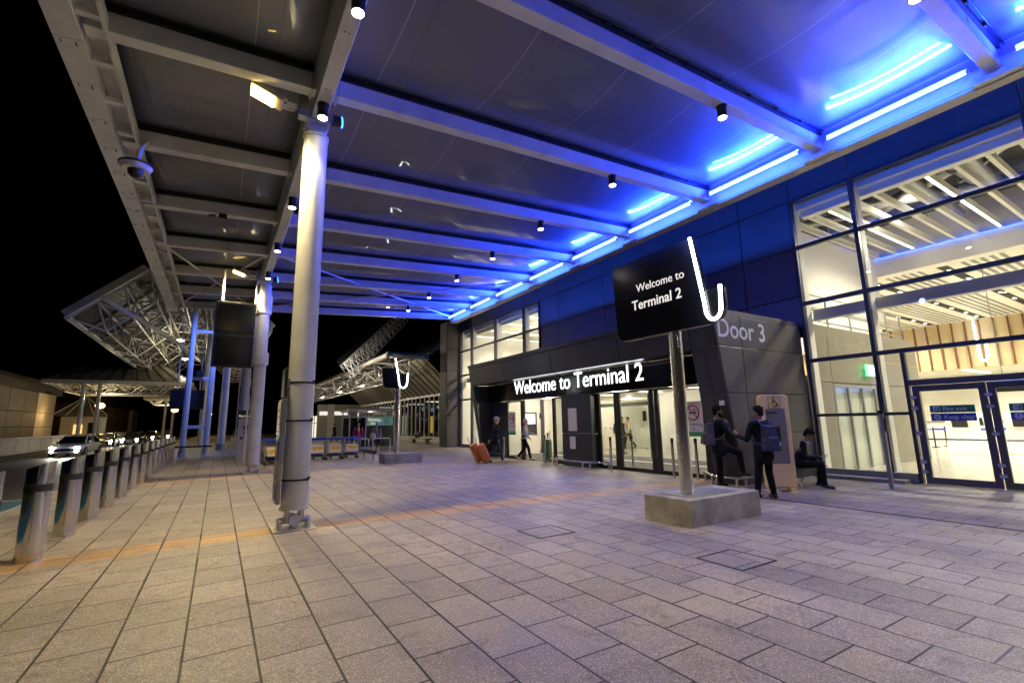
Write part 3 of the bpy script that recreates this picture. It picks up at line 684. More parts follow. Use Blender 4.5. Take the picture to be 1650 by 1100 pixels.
# kiosks and counters on the hall floor (a few metres in)
def kiosk(x, y, lab, s=1.):
    t = thing('check_in_kiosk', lab, 'kiosk', (x, y, -.055), 0, 'white kiosks in the hall')
    b = MB(); b.prism([(x-.35*s, y-.5, -.055), (x+.35*s, y-.5, -.055), (x+.25*s, y-.5, 1.5), (x-.05*s, y-.5, 1.6)], (0, 1.0, 0)); b.build('casing', 'white', t, bevel=.03)
    MB().obox((x-.24*s, y, 1.2), (.02, .5, .35), Matrix.Rotation(R(-10), 3, 'Y')).build('touch_screen', 'black', t)
for i, (x, y) in enumerate(((26.5, 7.0), (27.5, 5.4), (28.5, 3.9), (31, 7.6))): kiosk(x, y, '%s white check-in kiosk from the left, seen through the fire doors' % ORD[i])
for i in range(9):
    x = 29 + (i % 3)*1.6; y = 9.2 - (i//3)*1.5
    t = thing('queue_post', '%s queue barrier post from the left inside the hall' % ORD[i], 'queue post', (x, y, -.055), 0, 'queue posts in the hall')
    MB().cyl((x,y,-.055),(x,y,.95), .035, n=10).build('post', 'black', t, smooth=True); MB().cyl((x,y,-.055),(x,y,-.02), .17, n=16).build('base', 'black', t); MB().box(x-.02, x+.02, y-1.45, y-.04, .84, .9).build('belt', 'signblue', t)
t = thing('display_board', 'wide dark flight display board hanging deep inside the hall', 'display', (34, 6, 3))
MB().box(34, 34.15, 3.2, 6.2, 3.1, 4.0).build('case', 'black', t); MB().box(33.98, 33.995, 3.3, 4.6, 3.2, 3.9).build('screen', 'screen', t); MB().box(33.98, 33.995, 4.75, 6.1, 3.2, 3.9).build('screen', 'screen', t)
t = thing('check_in_desk', 'long pale check-in desk deep inside the hall', 'desk', (39, 6, 0)); MB().box(39, 39.8, 1, 13, -.055, 1.1).build('front', 'white', t); MB().box(38.9, 39.9, 1, 13, 1.11, 1.16).build('worktop', 'greypanel', t)
t = thing('overhead_sign', 'lit blue overhead direction sign hanging inside the hall', 'sign', (25, 4.4, 2.4))
MB().box(24.95, 25.05, 2.6, 5.65, 2.66, 2.92).build('lit_face', 'bluesign', t); MB().box(24.94, 25.06, 2.6, 5.65, 2.36, 2.655).build('dark_face', 'black', t)
b = MB(); 
for y in (3, 5.2): b.cyl((25, y, 2.92), (25, y, 7.16), .015, n=6)
b.build('hanger', 'alu', t)
t = thing('hanging_light', 'thin white hook-shaped light in front of the wooden slat wall', 'light', (37.5, 8.4, 4.5))
pts = [(37.6, 8.62, 7.0), (37.6, 8.6, 5.6)] + [(37.6, 8.42+.17*math.cos(a), 4.95-.35*math.sin(a)) for a in [math.pi*i/8 for i in range(9)]] + [(37.6, 8.25, 5.6)]
MB().tube(pts, .05, 8).build('tube', 'tube', t, smooth=True); MB().box(37.62, 37.66, 8.2, 9.3, 5.62, 5.78).build('bracket', 'black', t)
t = thing('exit_sign', 'lit green running-man exit sign above the inner doorway', 'exit sign', (18.4, 7.0, 3.0))
MB().box(18.1, 18.75, 6.9, 6.95, 2.86, 3.24).build('lit_face', 'exitgreen', t); MB().box(18.3, 18.5, 6.96, 7.05, 3.0, 3.1).build('bracket', 'alu', t)
b = MB(); b.cyl((18.42, 6.895, 3.15), (18.42, 6.899, 3.15), .03, n=10)
for p, q in (((18.42,3.12),(18.40,3.02)), ((18.40,3.02),(18.46,2.92)), ((18.40,3.02),(18.33,2.94)), ((18.42,3.1),(18.5,3.06)), ((18.42,3.1),(18.35,3.06))): b.cyl((p[0],6.896,p[1]), (q[0],6.896,q[1]), .015, n=6)
b.box(18.55, 18.66, 6.895, 6.899, 2.92, 3.18); b.build('running_figure', 'exitwhite', t)

# ------------------------------------------------------------------ entrance porch (dark box with raked front)
ep = thing('entrance_porch', 'dark raked entrance porch lettered Welcome to Terminal 2 and Door 3', 'porch', (11.2, 14, FL))
PY0, PY1, PT = 7.1, 20.7, 4.3
def px(z): return 10.3 + .163*(PT-z)
# fascia panels
fy = [PY0+.012, 7.85, 10.45, 13.97, 17.45, PY1]
for a, c in zip(fy[:-1], fy[1:]):
    z0, z1 = 3.34, 4.17
    MB().hexa([(px(z0),a+.012,z0),(px(z0)+.3,a+.012,z0),(px(z0)+.3,c-.012,z0),(px(z0),c-.012,z0)], [(px(z1),a+.012,z1),(px(z1)+.3,a+.012,z1),(px(z1)+.3,c-.012,z1),(px(z1),c-.012,z1)]).build('fascia_panel', 'clad', ep, bevel=.008)
b = MB(); z0, z1 = 4.185, 4.33
b.hexa([(px(z0)-.015,PY0-.02,z0),(px(z0)+.3,PY0-.02,z0),(px(z0)+.3,PY1+.02,z0),(px(z0)-.015,PY1+.02,z0)], [(px(z1)-.015,PY0-.02,z1),(px(z1)+.3,PY0-.02,z1),(px(z1)+.3,PY1+.02,z1),(px(z1)-.015,PY1+.02,z1)]); b.build('front_coping', 'clad', ep, bevel=.006)
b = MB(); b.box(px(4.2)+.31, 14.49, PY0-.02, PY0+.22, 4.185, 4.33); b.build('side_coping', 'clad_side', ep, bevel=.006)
slot('black', px(4.2)+.3, 14.48, PY0+.23, PY1, 4.18, 4.28, 'porch_roof', ep, 0)
slot('black', px(3.34)+.02, 11.3, 7.86, 20.4, 3.345, 3.40, 'soffit', ep, 0)
slot('black', px(3.34)+.29, 11.0, PY0+.05, PY1-.05, 3.41, 4.17, 'backing', ep, 0)
# raked legs
def leg(y0, y1, z0, z1, m, nm='front_leg', xb=.35):
    return MB().hexa([(px(z0),y0,z0),(max(px(z0)+xb, 11.497),y0,z0),(max(px(z0)+xb, 11.497),y1,z0),(px(z0),y1,z0)], [(px(z1),y0,z1),(max(px(z1)+xb, 11.497),y0,z1),(max(px(z1)+xb, 11.497),y1,z1),(px(z1),y1,z1)]).build(nm, m, ep, bevel=.008)
for z0, z1 in ((FL, 1.155), (1.161, 2.205), (2.211, 3.336)):
    leg(7.45, 7.85, z0, z1, 'clad'); leg(PY0+.012, 7.438, z0, z1, 'clad'); leg(20.45, PY1, z0, z1, 'clad')
for a, c in ((7.14, 7.80), (20.475, 20.64)):
    MB().hexa([(px(FL)+.05,a,FL),(11.76 if a > 8 else 11.49,a,FL),(11.76 if a > 8 else 11.49,c,FL),(px(FL)+.05,c,FL)], [(px(3.33)+.05,a,3.33),(11.76 if a > 8 else 11.49,a,3.33),(11.76 if a > 8 else 11.49,c,3.33),(px(3.33)+.05,c,3.33)]).build('leg_seam_backing', 'joint', ep)  # added black backing, stops light coming through the leg seams
# side wall panels
sx = [11.45, 14.49]; sz = [FL, 1.15, 2.18, 3.36, 4.17]
for z0, z1 in zip(sz[:-1], sz[1:]):
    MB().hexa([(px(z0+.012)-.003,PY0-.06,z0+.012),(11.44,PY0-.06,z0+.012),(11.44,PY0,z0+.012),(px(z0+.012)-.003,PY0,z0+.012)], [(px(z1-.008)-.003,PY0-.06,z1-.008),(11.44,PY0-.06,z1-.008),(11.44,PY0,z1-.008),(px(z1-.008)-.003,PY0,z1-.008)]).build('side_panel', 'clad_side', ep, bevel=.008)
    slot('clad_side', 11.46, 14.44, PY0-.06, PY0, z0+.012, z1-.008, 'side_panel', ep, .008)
slot('joint', 11.1, 14.49, PY0+.004, PY0+.06, FL, 4.17, 'side_backing', ep, 0)
o = MB().box(10.93, 10.97, PY0+.13, PY0+.2, 0, 0)
text('door_number', 'Door 3', .70, (10.42, PY0-.064, 3.585), (1,0,0), (0,0,1), 'letter_w', ep, .004, .006, sx=1.02)
t = MB().box(px(1.95)-.02, px(1.95)-.003, 7.18, 7.32, 1.88, 2.0).build('white_sensor', 'white_sign', ep)
M['striplight'] = emit('header_strip_light', (.9, .97, 1), 1.6)
# header, lettering, light strip
slot('black', 11.603, 11.75, 19.9, 20.49, FL, 3.34, 'door_gap_filler', ep, 0)  # added black filler, blocks the bright gap beside the leg
slot('signblack', 11.3, 11.44, 7.86, 20.44, 2.52, 3.343, 'header_panel', ep, 0)
text('header_lettering', 'Welcome to Terminal 2', .82, (11.285, 17.98, 2.79), (0,-1,0), (0,0,1), 'letter', ep, .004, .0, sx=.955)
slot('striplight', px(3.34)+.2, px(3.34)+.22, 9.7, 17.1, 3.336, 3.344, 'header_light', ep, 0)
# door line
XD = 11.5
slot('clad', XD, XD+.1, 19.0, 20.44, FL, 2.51, 'solid_panel', ep); slot('clad', 11.2, 11.6, 12.78, 14.46, FL, 1.1, 'pier_panel', ep, .01); slot('clad', 11.2, 11.6, 12.78, 14.46, 1.115, 2.52, 'pier_panel', ep, .01)
def dframe(y0, y1, nm='door_frame', x=XD, z1=2.51): return slot('black', x-.03, x+.05, y0, y1, FL, z1, nm, ep, .005)
for y0, y1 in ((18.92, 19.0), (17.66, 17.78), (17.5, 17.62), (15.26, 15.42), (14.48, 14.62), (12.62, 12.76), (11.78, 11.9), (11.62, 11.74), (10.16, 10.34), (9.98, 10.12), (7.86, 8.42)): dframe(y0, y1)
for y0, y1 in ((17.78, 18.92), (14.62, 15.26), (11.9, 12.62), (10.34, 11.62), (8.42, 9.98)):
    g = slot('glass', XD, XD+.02, y0, y1, .05, 2.46, 'door_glass', ep, 0)
    b = MB()
    for z in (.62, 1.3):
        yy = y0+.22
        while yy < y1-.1: b.cyl((XD-.003, yy, z), (XD-.001, yy, z), .028, n=10); yy += .27
    b.build('safety_dot', 'white_sign', g)
for y0, y1 in ((17.78, 18.92), (14.62, 15.26), (8.42, 12.62)): slot('black', XD-.025, XD+.045, y0, y1, FL, .05, 'bottom_rail', ep, 0); slot('black', XD-.025, XD+.045, y0, y1, 2.46, 2.515, 'top_rail', ep, 0)
# notices fixed on the porch
def nosmoke(y, z0, z1, x, hw):
    s = MB().box(x-.012, x, y-hw, y+hw, z0, z1).build('no_smoking_notice', 'white_sign', ep); x -= .0125; zc = z1-hw*1.02; rr = hw*.66
    MB().tube([(x, y+rr*math.cos(a), zc+rr*math.sin(a)) for a in [2*math.pi*i/28 for i in range(28)]], hw*.075, 6, True).build('red_ring', 'red', s)
    b = MB(); b.box(x-.001, x, y-rr*.65, y+rr*.6, zc-rr*.14, zc+rr*.1)
    for i in range(3): b.tube([(x, y-rr*(.5-.1*i), zc+rr*.2), (x, y-rr*(.35-.1*i), zc+rr*.35), (x, y-rr*(.5-.1*i), zc+rr*.5)], rr*.04, 5)
    b.build('cigarette', 'black', s); MB().obox((x-.004, y, zc), (.002, rr*2, rr*.16), Matrix.Rotation(R(45), 3, 'X')).build('red_bar', 'red', s)
    for i, tx in enumerate(('No smoking', 'or', 'e-cigarettes')): text('lettering', tx, hw*.36, (x, y, zc-rr*1.75-i*hw*.4), (0,-1,0), (0,0,1), 'black', s, .0005, 0, 'CENTER')
    MB().box(x-.002, x+.0124, y-hw, y+hw, z0-hw*.42, z0-.004).build('green_strip', 'signgreen', s)
nosmoke(8.73, 1.2, 2.05, XD-.035, .31); nosmoke(18.5, 1.12, 2.02, XD-.035, .3)
slot('white_sign', 11.185, 11.198, 13.55, 14.05, 1.2, 2.03, 'notice_board', ep, 0); slot('white_sign', 11.17, 11.198, 13.66, 13.98, .55, 1.0, 'leaflet_holder', ep, 0)
t = slot('white_sign', 11.14, 11.16, 20.5, 20.62, 1.95, 2.2, 'security_sensor', ep, .01)
# porch interior
slot('matfloor', 11.56, 16.0, 7.3, 20.4, -.052, -.046, 'entrance_mat', ep, 0); slot('white_sign', 14.1, 14.3, 7.3, 20.4, -.0455, -.042, 'threshold_strip', ep, 0)
slot('white', 11.56, 22.9, PY0+.1, PY1-.1, 2.7, 2.78, 'porch_ceiling', ep, 0)
b = MB()
for y in (8.6, 11.0, 13.4, 15.8, 18.2): b.box(12.3, 15.6, y-.12, y+.12, 2.685, 2.699)
b.build('ceiling_light', 'ledfin', ep)
slot('cream', 11.62, 22.9, 20.5, 20.6, FL, 2.7, 'porch_wall', ep, 0); slot('cream', 14.62, 22.9, PY0+.07, PY0+.1, FL, 2.7, 'porch_wall', ep, 0)
for a, c in ((7.25, 9.4), (9.41, 11.0), (11.01, 12.6), (12.61, 14.3), (18.3, 20.45)): slot('cream', 16, 16.1, a, c, FL, 2.7, 'porch_wall', ep, .004)
for y0, y1 in ((14.3, 14.45), (16.2, 16.32), (18.15, 18.3)): dframe(y0, y1, 'inner_frame', 16.0, 2.7)
slot('black', 15.98, 16.06, 14.45, 18.15, 2.2, 2.36, 'inner_frame', ep, 0)
s = slot('black', 13.3, 14.2, 20.46, 20.5, .9, 2.05, 'wall_screen', ep, 0); slot('screen', 13.36, 14.1, 20.455, 20.459, 1.45, 1.98, 'screen_face', s, 0)
slot('black', 14.4, 14.95, 20.48, 20.499, 1.72, 2.0, 'wall_notice', ep, 0); slot('white_sign', 14.5, 14.85, 20.485, 20.499, 1.0, 1.6, 'wall_notice', ep, 0)
# porch tail inside the hall, with its sliding doors
for z0, z1 in ((FL, 2.58), (2.6, 3.4), (3.42, 4.36)):
    for x0, x1 in ((14.66, 16.0), (16.02, 19.2), (19.22, 22.9)):
        if z0 < 0 and x0 == 16.02: continue
        slot('soffit', x0, x1, PY0-.06, PY0, z0, z1, 'inner_side_panel', ep, .006)
for x in (16.05, 17.0, 17.95, 18.9): slot('alu', x, x+.1, PY0-.05, PY0+.02, FL, 2.56, 'inner_door_frame', ep, 0)
slot('alu', 16.05, 19.0, PY0-.055, PY0+.02, 2.45, 2.56, 'inner_door_frame', ep, 0)
slot('glass', 16.15, 18.9, PY0-.02, PY0-.005, .02, 2.45, 'inner_door_glass', ep, 0)
slot('glass', 16.06, 16.09, 14.45, 16.2, .02, 2.2, 'inner_glass', ep, 0)
# shop counter behind
t = thing('shop_counter', 'long white shop counter inside the entrance', 'counter', (23.5, 17.5, -.05))
slot('white', 21.4, 22.4, 15.5, 24, -.05, 1.15, 'counter_front', t, .02); slot('white', 22.2, 22.4, 15.5, 24, 1.16, 2.3, 'back_panel', t, .02)
b = MB()
for y in (17, 18.1, 19.4, 20.6, 22): b.box(22.14, 22.19, y-.35, y+.35, 1.5, 2.1)
b.build('product_display', 'black', t)
# lights of the hall and porch
for x, y in ((13.6, 9.2), (13.6, 14), (13.6, 18.6), (19, 10), (19, 14.5), (19, 18.5)): lamp('porch_fill_light', 'POINT', (x, y, 2.5), 80, (1, .87, .66), ep, None, shadow_soft_size=.1)  # added point lamps without fittings, brighten the porch interior
for y in (22, 26): lamp('upper_fill_light', 'POINT', (17.5, y, 6.4), 110, (1, .86, .62), tb, None, shadow_soft_size=.2)  # added point lamps without fittings, brighten the space behind the upper windows
WARM = (1, .89, .70)
for x in (25.5, 30.5, 35.5):
    for y in (-5, 0, 5, 12, 20): lamp('hall_downlight', 'SPOT', (x, y, 7.05), P_HALL, WARM, tb, (x, y, 0), spot_size=R(150), spot_blend=.5, shadow_soft_size=.25)
for y in (-5.5, -.4, 4.1, 10, 16, 22.6, 27.5):
    lamp('hall_downlight', 'SPOT', (18.6, y, 7.8), P_HALL*1.0, WARM, tb, (18.6, y, 0), spot_size=R(160), spot_blend=.5, shadow_soft_size=.3)
for y in (0, 8, 18): lamp('hall_downlight', 'SPOT', (42, y, 4.2), P_HALL, WARM, tb, (42, y, 0), spot_size=R(160), spot_blend=.5, shadow_soft_size=.3)
for y in (-3.5, 5.2, 24): lamp('void_light', 'POINT', (18.6, y, 8.35), 60, WARM, tb, None, shadow_soft_size=.15)

# ------------------------------------------------------------------ totem signs
def totem(lab, x, y, rz, W0, W1, zb, zt, hook, plinth, words):
    """panel lies along local e (to the right seen from its front); e=0 at the pole"""
    z0 = gz(x); t = thing('totem_sign', lab, 'totem sign', (x, y, z0), 0, 'black totem signs on plinths')
    x0, x1, y0, y1 = plinth
    MB().box(x0, x1, y0, y1, z0-.05, .36).build('plinth', 'concrete', t, bevel=.012)
    MB().box(x-.3, x+.9, y-.3, y+.28, .36, .372).build('cover_plate', 'alu', t, bevel=.004)
    MB().cyl((x, y, .372), (x, y, zb+.02), .105, n=48).build('pole', 'satin', t, smooth=True)
    ev = V(math.sin(rz), -math.cos(rz), 0); nv = V(-math.cos(rz), -math.sin(rz), 0)
    def q(e, d, z): return V(x, y, z) + ev*e + nv*d
    e0, z1, e1, z2, ec, zc, ra, e2, z3 = hook; zm = z3-.02; el = e0+(e1-e0)*(z1-zm)/(z1-z2)
    r = .2; pts = [(e0, zt), (el, zm), (e2, zm), (e2, zc)] + [(ec+ra*math.cos(a), zc-ra*1.3*math.sin(a)) for a in (.4, .8, 1.2, 1.57)] + [(ec-.14, zb)] + [(W0+r-r*math.sin(a), zb+r-r*math.cos(a)) for a in [math.pi/2*i/8 for i in range(9)]] + [(W0-.06, zt)]
    p = MB().prism([q(e, .12, z) for e, z in pts], nv*-.13).build('sign_panel', 'signblack', t, bevel=.006)
    MB().tube([q(e, .055, z) for e, z in pts[1:]], .01, 6).build('edge_trim', 'stainless', p)
    for wd, sz, e, z, bo in words: text('lettering', wd, sz, q(e, .124, z), ev, (0,0,1), 'letter_dim', p, .003, bo, sx=1.0)
    u = [q(e0, .15, z1), q(e1, .15, z2)] + [q(ec-ra*math.cos(a), .15, zc-ra*1.35*math.sin(a)) for a in [math.pi*i/10 for i in range(11)]] + [q(e2, .15, z3)]
    MB().tube(u, .027, 12).build('hook_light', 'tube', t, smooth=True)
    b = MB(); b.tube([v-nv*.04 for v in u], .036, 8); b.build('light_backing', 'signblack', t, smooth=True)
M['letter_dim'] = emit('edge_lit_letter', (1, .93, .84), .4)
totem('large black Welcome to Terminal 2 sign with white hook light on the nearest concrete plinth', 6.55, 5.22, 0, -1.24, .76, 3.02, 4.52, (.56, 4.5, .73, 3.36, .875, 3.25, .135, 1.025, 3.58), (6.02, 7.8, 4.76, 5.66), (('Welcome to', .208, -.69, 3.885, 0), ('Terminal 2', .255, -.82, 3.56, .002)))
totem('distant black sign with white hook light on a low concrete plinth', 6.48, 19.75, R(66), -.62, .16, 3.08, 3.95, (-.12, 4.36, .04, 3.46, .22, 3.32, .17, .42, 3.72), (5.85, 7.45, 19.3, 20.15), ())

# accessible help point, bench, rails, posts
t = thing('help_point', 'tall beige help-point panel with a wheelchair symbol near the porch side wall', 'help point', (10.68, 5.95, -.06))
a_ = R(-38); rt = Matrix.Rotation(a_, 3, 'Z'); c0 = V(10.72, 6.02, 0)
def hp(x, y, z): return c0 + rt @ V(x, y, z)
b = MB(); prof = [(-.31, .04), (.31, .04), (.31, 1.99)] + [(.31-.08+.08*math.cos(a), 1.99+.08*math.sin(a)) for a in [math.pi/2*i/5 for i in range(1, 6)]] + [(-.31+.08-.08*math.sin(a), 1.99+.08*math.cos(a)) for a in [math.pi/2*i/5 for i in range(0, 5)]] + [(-.31, 1.99)]
b.prism([hp(x, -.1, z) for x, z in prof], rt @ V(0, .2, 0)); b.build('panel', 'beige', t, bevel=.025, seg=3)
b = MB(); b.obox(hp(0, -.1, 1.15), (.42, .02, 1.2), rt); b.build('recess', 'greypanel', t, bevel=.006)
b = MB(); b.obox(hp(-.08, -.113, 1.66), (.22, .008, .03), rt); b.obox(hp(0, -.113, 1.2), (.12, .02, .3), rt); b.build('intercom', 'black', t)
s = MB().obox(hp(0, -.103, 1.89), (.26, .008, .26), rt).build('symbol_plate', 'black', t, bevel=.01)
s2 = MB().obox(hp(0, -.1075, 1.89), (.24, .004, .24), rt).build('plate_face', 'beige', s)
b = MB(); cw = V(-.005, -.1115, 1.86)
b.tube([hp(cw.x+.062*math.cos(a), cw.y, cw.z+.062*math.sin(a)) for a in [R(100)+R(250)*i/16 for i in range(17)]], .009, 6)
b.cyl(hp(-.02, cw.y, 1.985), hp(-.02, cw.y+.003, 1.985), .018, n=12)
for p, q in (((-.02, 1.96), (-.015, 1.89)), ((-.018, 1.935), (.04, 1.935)), ((-.015, 1.89), (.045, 1.885)), ((.045, 1.885), (.07, 1.815)), ((.07, 1.815), (.092, 1.825))): b.cyl(hp(p[0], cw.y, p[1]), hp(q[0], cw.y, q[1]), .011, n=6)
b.build('wheelchair_symbol', 'black', s)
b = MB()
for x in (-.2, .2): b.obox(hp(x, 0, .0), (.1, .34, .05), rt); b.obox(hp(x, 0, -.05), (.2, .5, .02), rt)
b.build('foot', 'beige', t, bevel=.01)

t = thing('bench', 'dark metal airport bench against the porch side wall', 'bench', (11.95, 6.25, FL))
bz = FL
MB().box(11.35, 12.85, 6.0, 6.42, bz+.42, bz+.45).build('seat', 'black', t, bevel=.008)
MB().hexa([(11.35,6.44,bz+.5),(12.85,6.44,bz+.5),(12.85,6.47,bz+.5),(11.35,6.47,bz+.5)], [(11.35,6.54,bz+.86),(12.85,6.54,bz+.86),(12.85,6.57,bz+.86),(11.35,6.57,bz+.86)]).build('backrest', 'black', t, bevel=.006)
for x in (11.5, 12.7):
    b = MB(); b.tube([(x, 5.98, bz+.02), (x, 6.2, bz+.4), (x, 6.42, bz+.4), (x, 6.6, bz+.02)], .02, 8); b.tube([(x, 6.4, bz+.42), (x, 6.52, bz+.8)], .015, 6); b.build('leg', 'alu', t, smooth=True)
for x in (11.36, 12.1, 12.84):
    b = MB(); b.tube([(x, 6.4, bz+.44), (x, 6.38, bz+.62), (x, 6.12, bz+.64), (x, 6.05, bz+.46)], .016, 8); b.build('armrest', 'alu', t, smooth=True)

def lowrail(pts, lab):
    t = thing('low_guard_rail', lab, 'guard rail', (*pts[0], FL), 0, 'low steel guard rails')
    MB().tube([(x, y, .16) for x, y in pts], .032, 10).build('rail', 'stainless', t, smooth=True)
    b = MB()
    for (x0, y0), (x1, y1) in zip(pts[:-1], pts[1:]):
        for f in (.12, .88): b.box(x0+(x1-x0)*f-.022, x0+(x1-x0)*f+.022, y0+(y1-y0)*f-.022, y0+(y1-y0)*f+.022, FL, .13)
    b.build('stub_leg', 'steel_old', t, bevel=.008)
lowrail([(11.35, 15.1), (10.85, 14.6), (10.85, 12.7), (11.35, 12.0)], 'low steel guard rail wrapping the pier between the two entrance doors')
lowrail([(11.15, 8.3), (10.55, 7.6), (10.5, 6.85), (12.2, 6.72)], 'low steel guard rail round the corner of the porch below Door 3')
lowrail([(11.2, 20.3), (10.7, 20.0), (11.15, 18.8)], 'low steel guard rail at the far corner of the porch')
def post_proto():
    t = thing('entrance_post', '', 'post')
    MB().cyl((0,0,-.02), (0,0,.98), .04, n=20).build('shaft', 'stainless', t, smooth=True); MB().cyl((0,0,.98), (0,0,1.1), .042, n=20).build('cap', 'rubber', t, smooth=True)
    return t
pp = post_proto()
for i, (x, y, lb) in enumerate(((10.95, 18.4, 'slim steel post by the far entrance door behind the man in a cap'), (10.95, 15.27, 'slim steel post in front of the green suitcase'), (10.8, 11.44, 'slim steel post left of the middle door frame'), (10.96, 9.12, 'slim steel post just left of the near sign pole'), (11.1, 8.45, 'slim steel post just right of the near sign pole'), (12.5, 12.15, 'slim steel post inside the entrance behind the glass door'), (13.3, 18.3, 'slim steel post inside the entrance behind the person in pale blue'))):
    if i == 0: pp.location = (x, y, FL); pp['label'] = lb; pp['group'] = 'slim posts at the entrance'
    else: dup(pp, (x, y, FL), 0, lb, 'slim posts at the entrance')
t = thing('reader_post', 'tall steel card-reader post in front of the glazing by the fire doors', 'post', (13, 4.8, FL))
b = MB(); b.box(12.96, 13.04, 4.76, 4.84, FL-.02, 1.6); b.build('shaft', 'alu', t, bevel=.008)
MB().box(12.945, 13.055, 4.72, 4.755, 1.2, 1.52).build('reader', 'black', t, bevel=.01)
MB().box(12.955, 13.045, 4.75, 4.85, 1.6, 1.68).build('cap', 'black', t)

# notice panel on the nearest column
t = thing('notice_panel', 'upright silver notice panel with four plates fixed to the nearest column', 'notice panel', (.84, 8.2, .4))
MB().box(.80, .86, 7.93, 8.36, .42, 1.96).build('frame', 'alu', t, bevel=.006)
for z0, z1, m in ((1.42, 1.92, 'white_sign'), (1.06, 1.39, 'stainless'), (.74, 1.03, 'tan'), (.46, .71, 'soffit')): 
    pl_ = MB().box(.79, .799, 7.96, 8.33, z0, z1).build('plate', m, t)
    if m in ('white_sign', 'tan', 'soffit'):
        b = MB()
        for i in range(4): b.box(.7875, .7895, 8.0, 8.0+random.uniform(.15, .3), z0+.05+i*(z1-z0-.08)/4, z0+.05+i*(z1-z0-.08)/4+.016)
        b.build('printed_line', 'black', pl_)
t = thing('header_plate', 'small dark plate above the silver notice panel on the nearest column', 'plate', (.84, 8.24, 2))
MB().box(.83, .87, 8.0, 8.4, 2.0, 2.45).build('plate', 'black', t, bevel=.01); MB().box(.86, .93, 8.15, 8.3, 2.15, 2.3).build('bracket', 'alu', t)

# screens by the second column
t = thing('screen_stack', 'two big black screens stacked beside the second column, above head height', 'screens', (.25, 18.4, 3.5))
for z0, z1 in ((3.56, 4.66), (4.69, 5.82)):
    s = MB().box(-.36, .84, 18.38, 18.58, z0, z1).build('screen_case', 'black', t, bevel=.015); MB().box(-.28, .78, 18.372, 18.379, z0+.09, z1-.09).build('screen_glass', 'signblack', s)
MB().cyl((-.2, 18.66, 3.6), (-.2, 18.66, 7.0), .05, n=14).build('mounting_pole', 'steel', t, smooth=True)
MB().box(.6, 1.0, 18.6, 18.68, 3.9, 5.4).build('bracket', 'alu', t)
# pay machine
t = thing('pay_machine', 'grey parking pay machine with black head standing behind the second column', 'pay machine', (1.0, 25.6, 0))
MB().box(.8, 1.28, 25.4, 25.8, 0, 1.9).build('casing', 'boxgrey', t, bevel=.02); h = MB().box(.78, 1.3, 25.36, 25.82, 1.94, 2.32).build('head', 'black', t, bevel=.02)
text('lettering', 'Pay here', .13, (.8, 25.355, 2.02), (1,0,0), (0,0,1), 'letter_dim', h, .002)
b = MB(); b.box(1.0, 1.2, 25.38, 25.399, 1.45, 1.6); b.box(1.05, 1.14, 25.37, 25.399, 1.25, 1.36); b.box(.9, 1.02, 25.37, 25.399, 1.0, 1.1); b.build('payment_slot', 'black', t)

# luggage trolleys
def trolley_proto():
    t = thing('luggage_trolley', '', 'trolley')
    b = MB()
    for s in (-1, 1):
        b.tube([(s*.3, .55, .16), (s*.33, -.1, .16), (s*.36, -.22, .3), (s*.37, -.38, 1.0)], .016, 8); b.tube([(s*.33, -.1, .3), (s*.36, -.26, .62)], .012, 6); b.tube([(s*.34, -.2, .8), (s*.33, .02, .82), (s*.33, .04, .62), (s*.35, -.25, .6)], .011, 6)
    b.tube([(-.33,-.1,.16),(.33,-.1,.16)], .014, 6); b.tube([(-.3,.55,.16),(.3,.55,.16)], .014, 6); b.tube([(-.33,.03,.82),(.33,.03,.82)], .011, 6); b.tube([(-.35,-.26,.62),(.35,-.26,.62)], .012, 6)
    for i in range(5): b.tube([(-.25+.125*i, -.1, .165), (-.22+.11*i, .55, .165)], .008, 6)
    for i in range(7): b.tube([(-.3+.1*i, .03, .82), (-.3+.1*i, .04, .62), (-.3+.1*i, -.25, .61)], .006, 5)
    b.build('frame', 'stainless', t, smooth=True)
    MB().cyl((-.38,-.38,1.0), (.38,-.38,1.0), .025, n=14).build('handle', 'bluehandle', t, smooth=True)
    MB().box(-.36, .36, -.37, -.34, .91, .96).build('handle_panel', 'bluehandle', t, bevel=.01)
    p = MB().box(-.27, .27, -.30, -.275, .36, .68).build('advert_frame', 'white_sign', t, bevel=.01); MB().box(-.22, .22, -.305, -.301, .47, .64).build('advert_panel', 'yellow', p)
    MB().box(-.26, .26, -.17, -.13, .2, .27).build('bumper', 'rubber', t, bevel=.02)
    for x, y in ((-.33, -.1), (.33, -.1), (0, .56)):
        b = MB(); b.cyl((x-.02, y, .065), (x+.02, y, .065), .065, n=18); b.build('wheel', 'rubber', t, smooth=True)
    return t
tp = trolley_proto(); first = True; G1 = 'luggage trolleys nested behind the nearest column'; G2 = 'luggage trolleys stacked beside the pay machine'
rows = ((3.95, 23.55, 3, 'left'), (4.75, 23.65, 3, 'middle'), (5.52, 23.75, 3, 'right'))
for x, y, n, nm in rows:
    for i in range(n):
        lb = ('front luggage trolley with yellow advert panel in the %s nested row' % nm) if i == 0 else ('%s luggage trolley from the front in the %s nested row' % (ORD[i], nm))
        loc = (x+.02*i, y+.34*i, gz(x))
        if first: tp.location = loc; tp['label'] = lb; tp['group'] = G1; first = False
        else: dup(tp, loc, R(random.uniform(-3, 3)), lb, G1)
for i in range(6): dup(tp, (2.05, 21.9+.36*i, 0), R(random.uniform(-3, 3)), '%s luggage trolley in the row seen end-on left of the nearest column' % ORD[i], G2)
t = thing('bay_rail', 'low black rail of the trolley bay ending beside the distant sign plinth', 'bay rail', (6.1, 23, -.03))
b = MB(); b.box(6.02, 6.14, 21.5, 25.4, .26, .42); b.build('beam', 'black', t, bevel=.01)
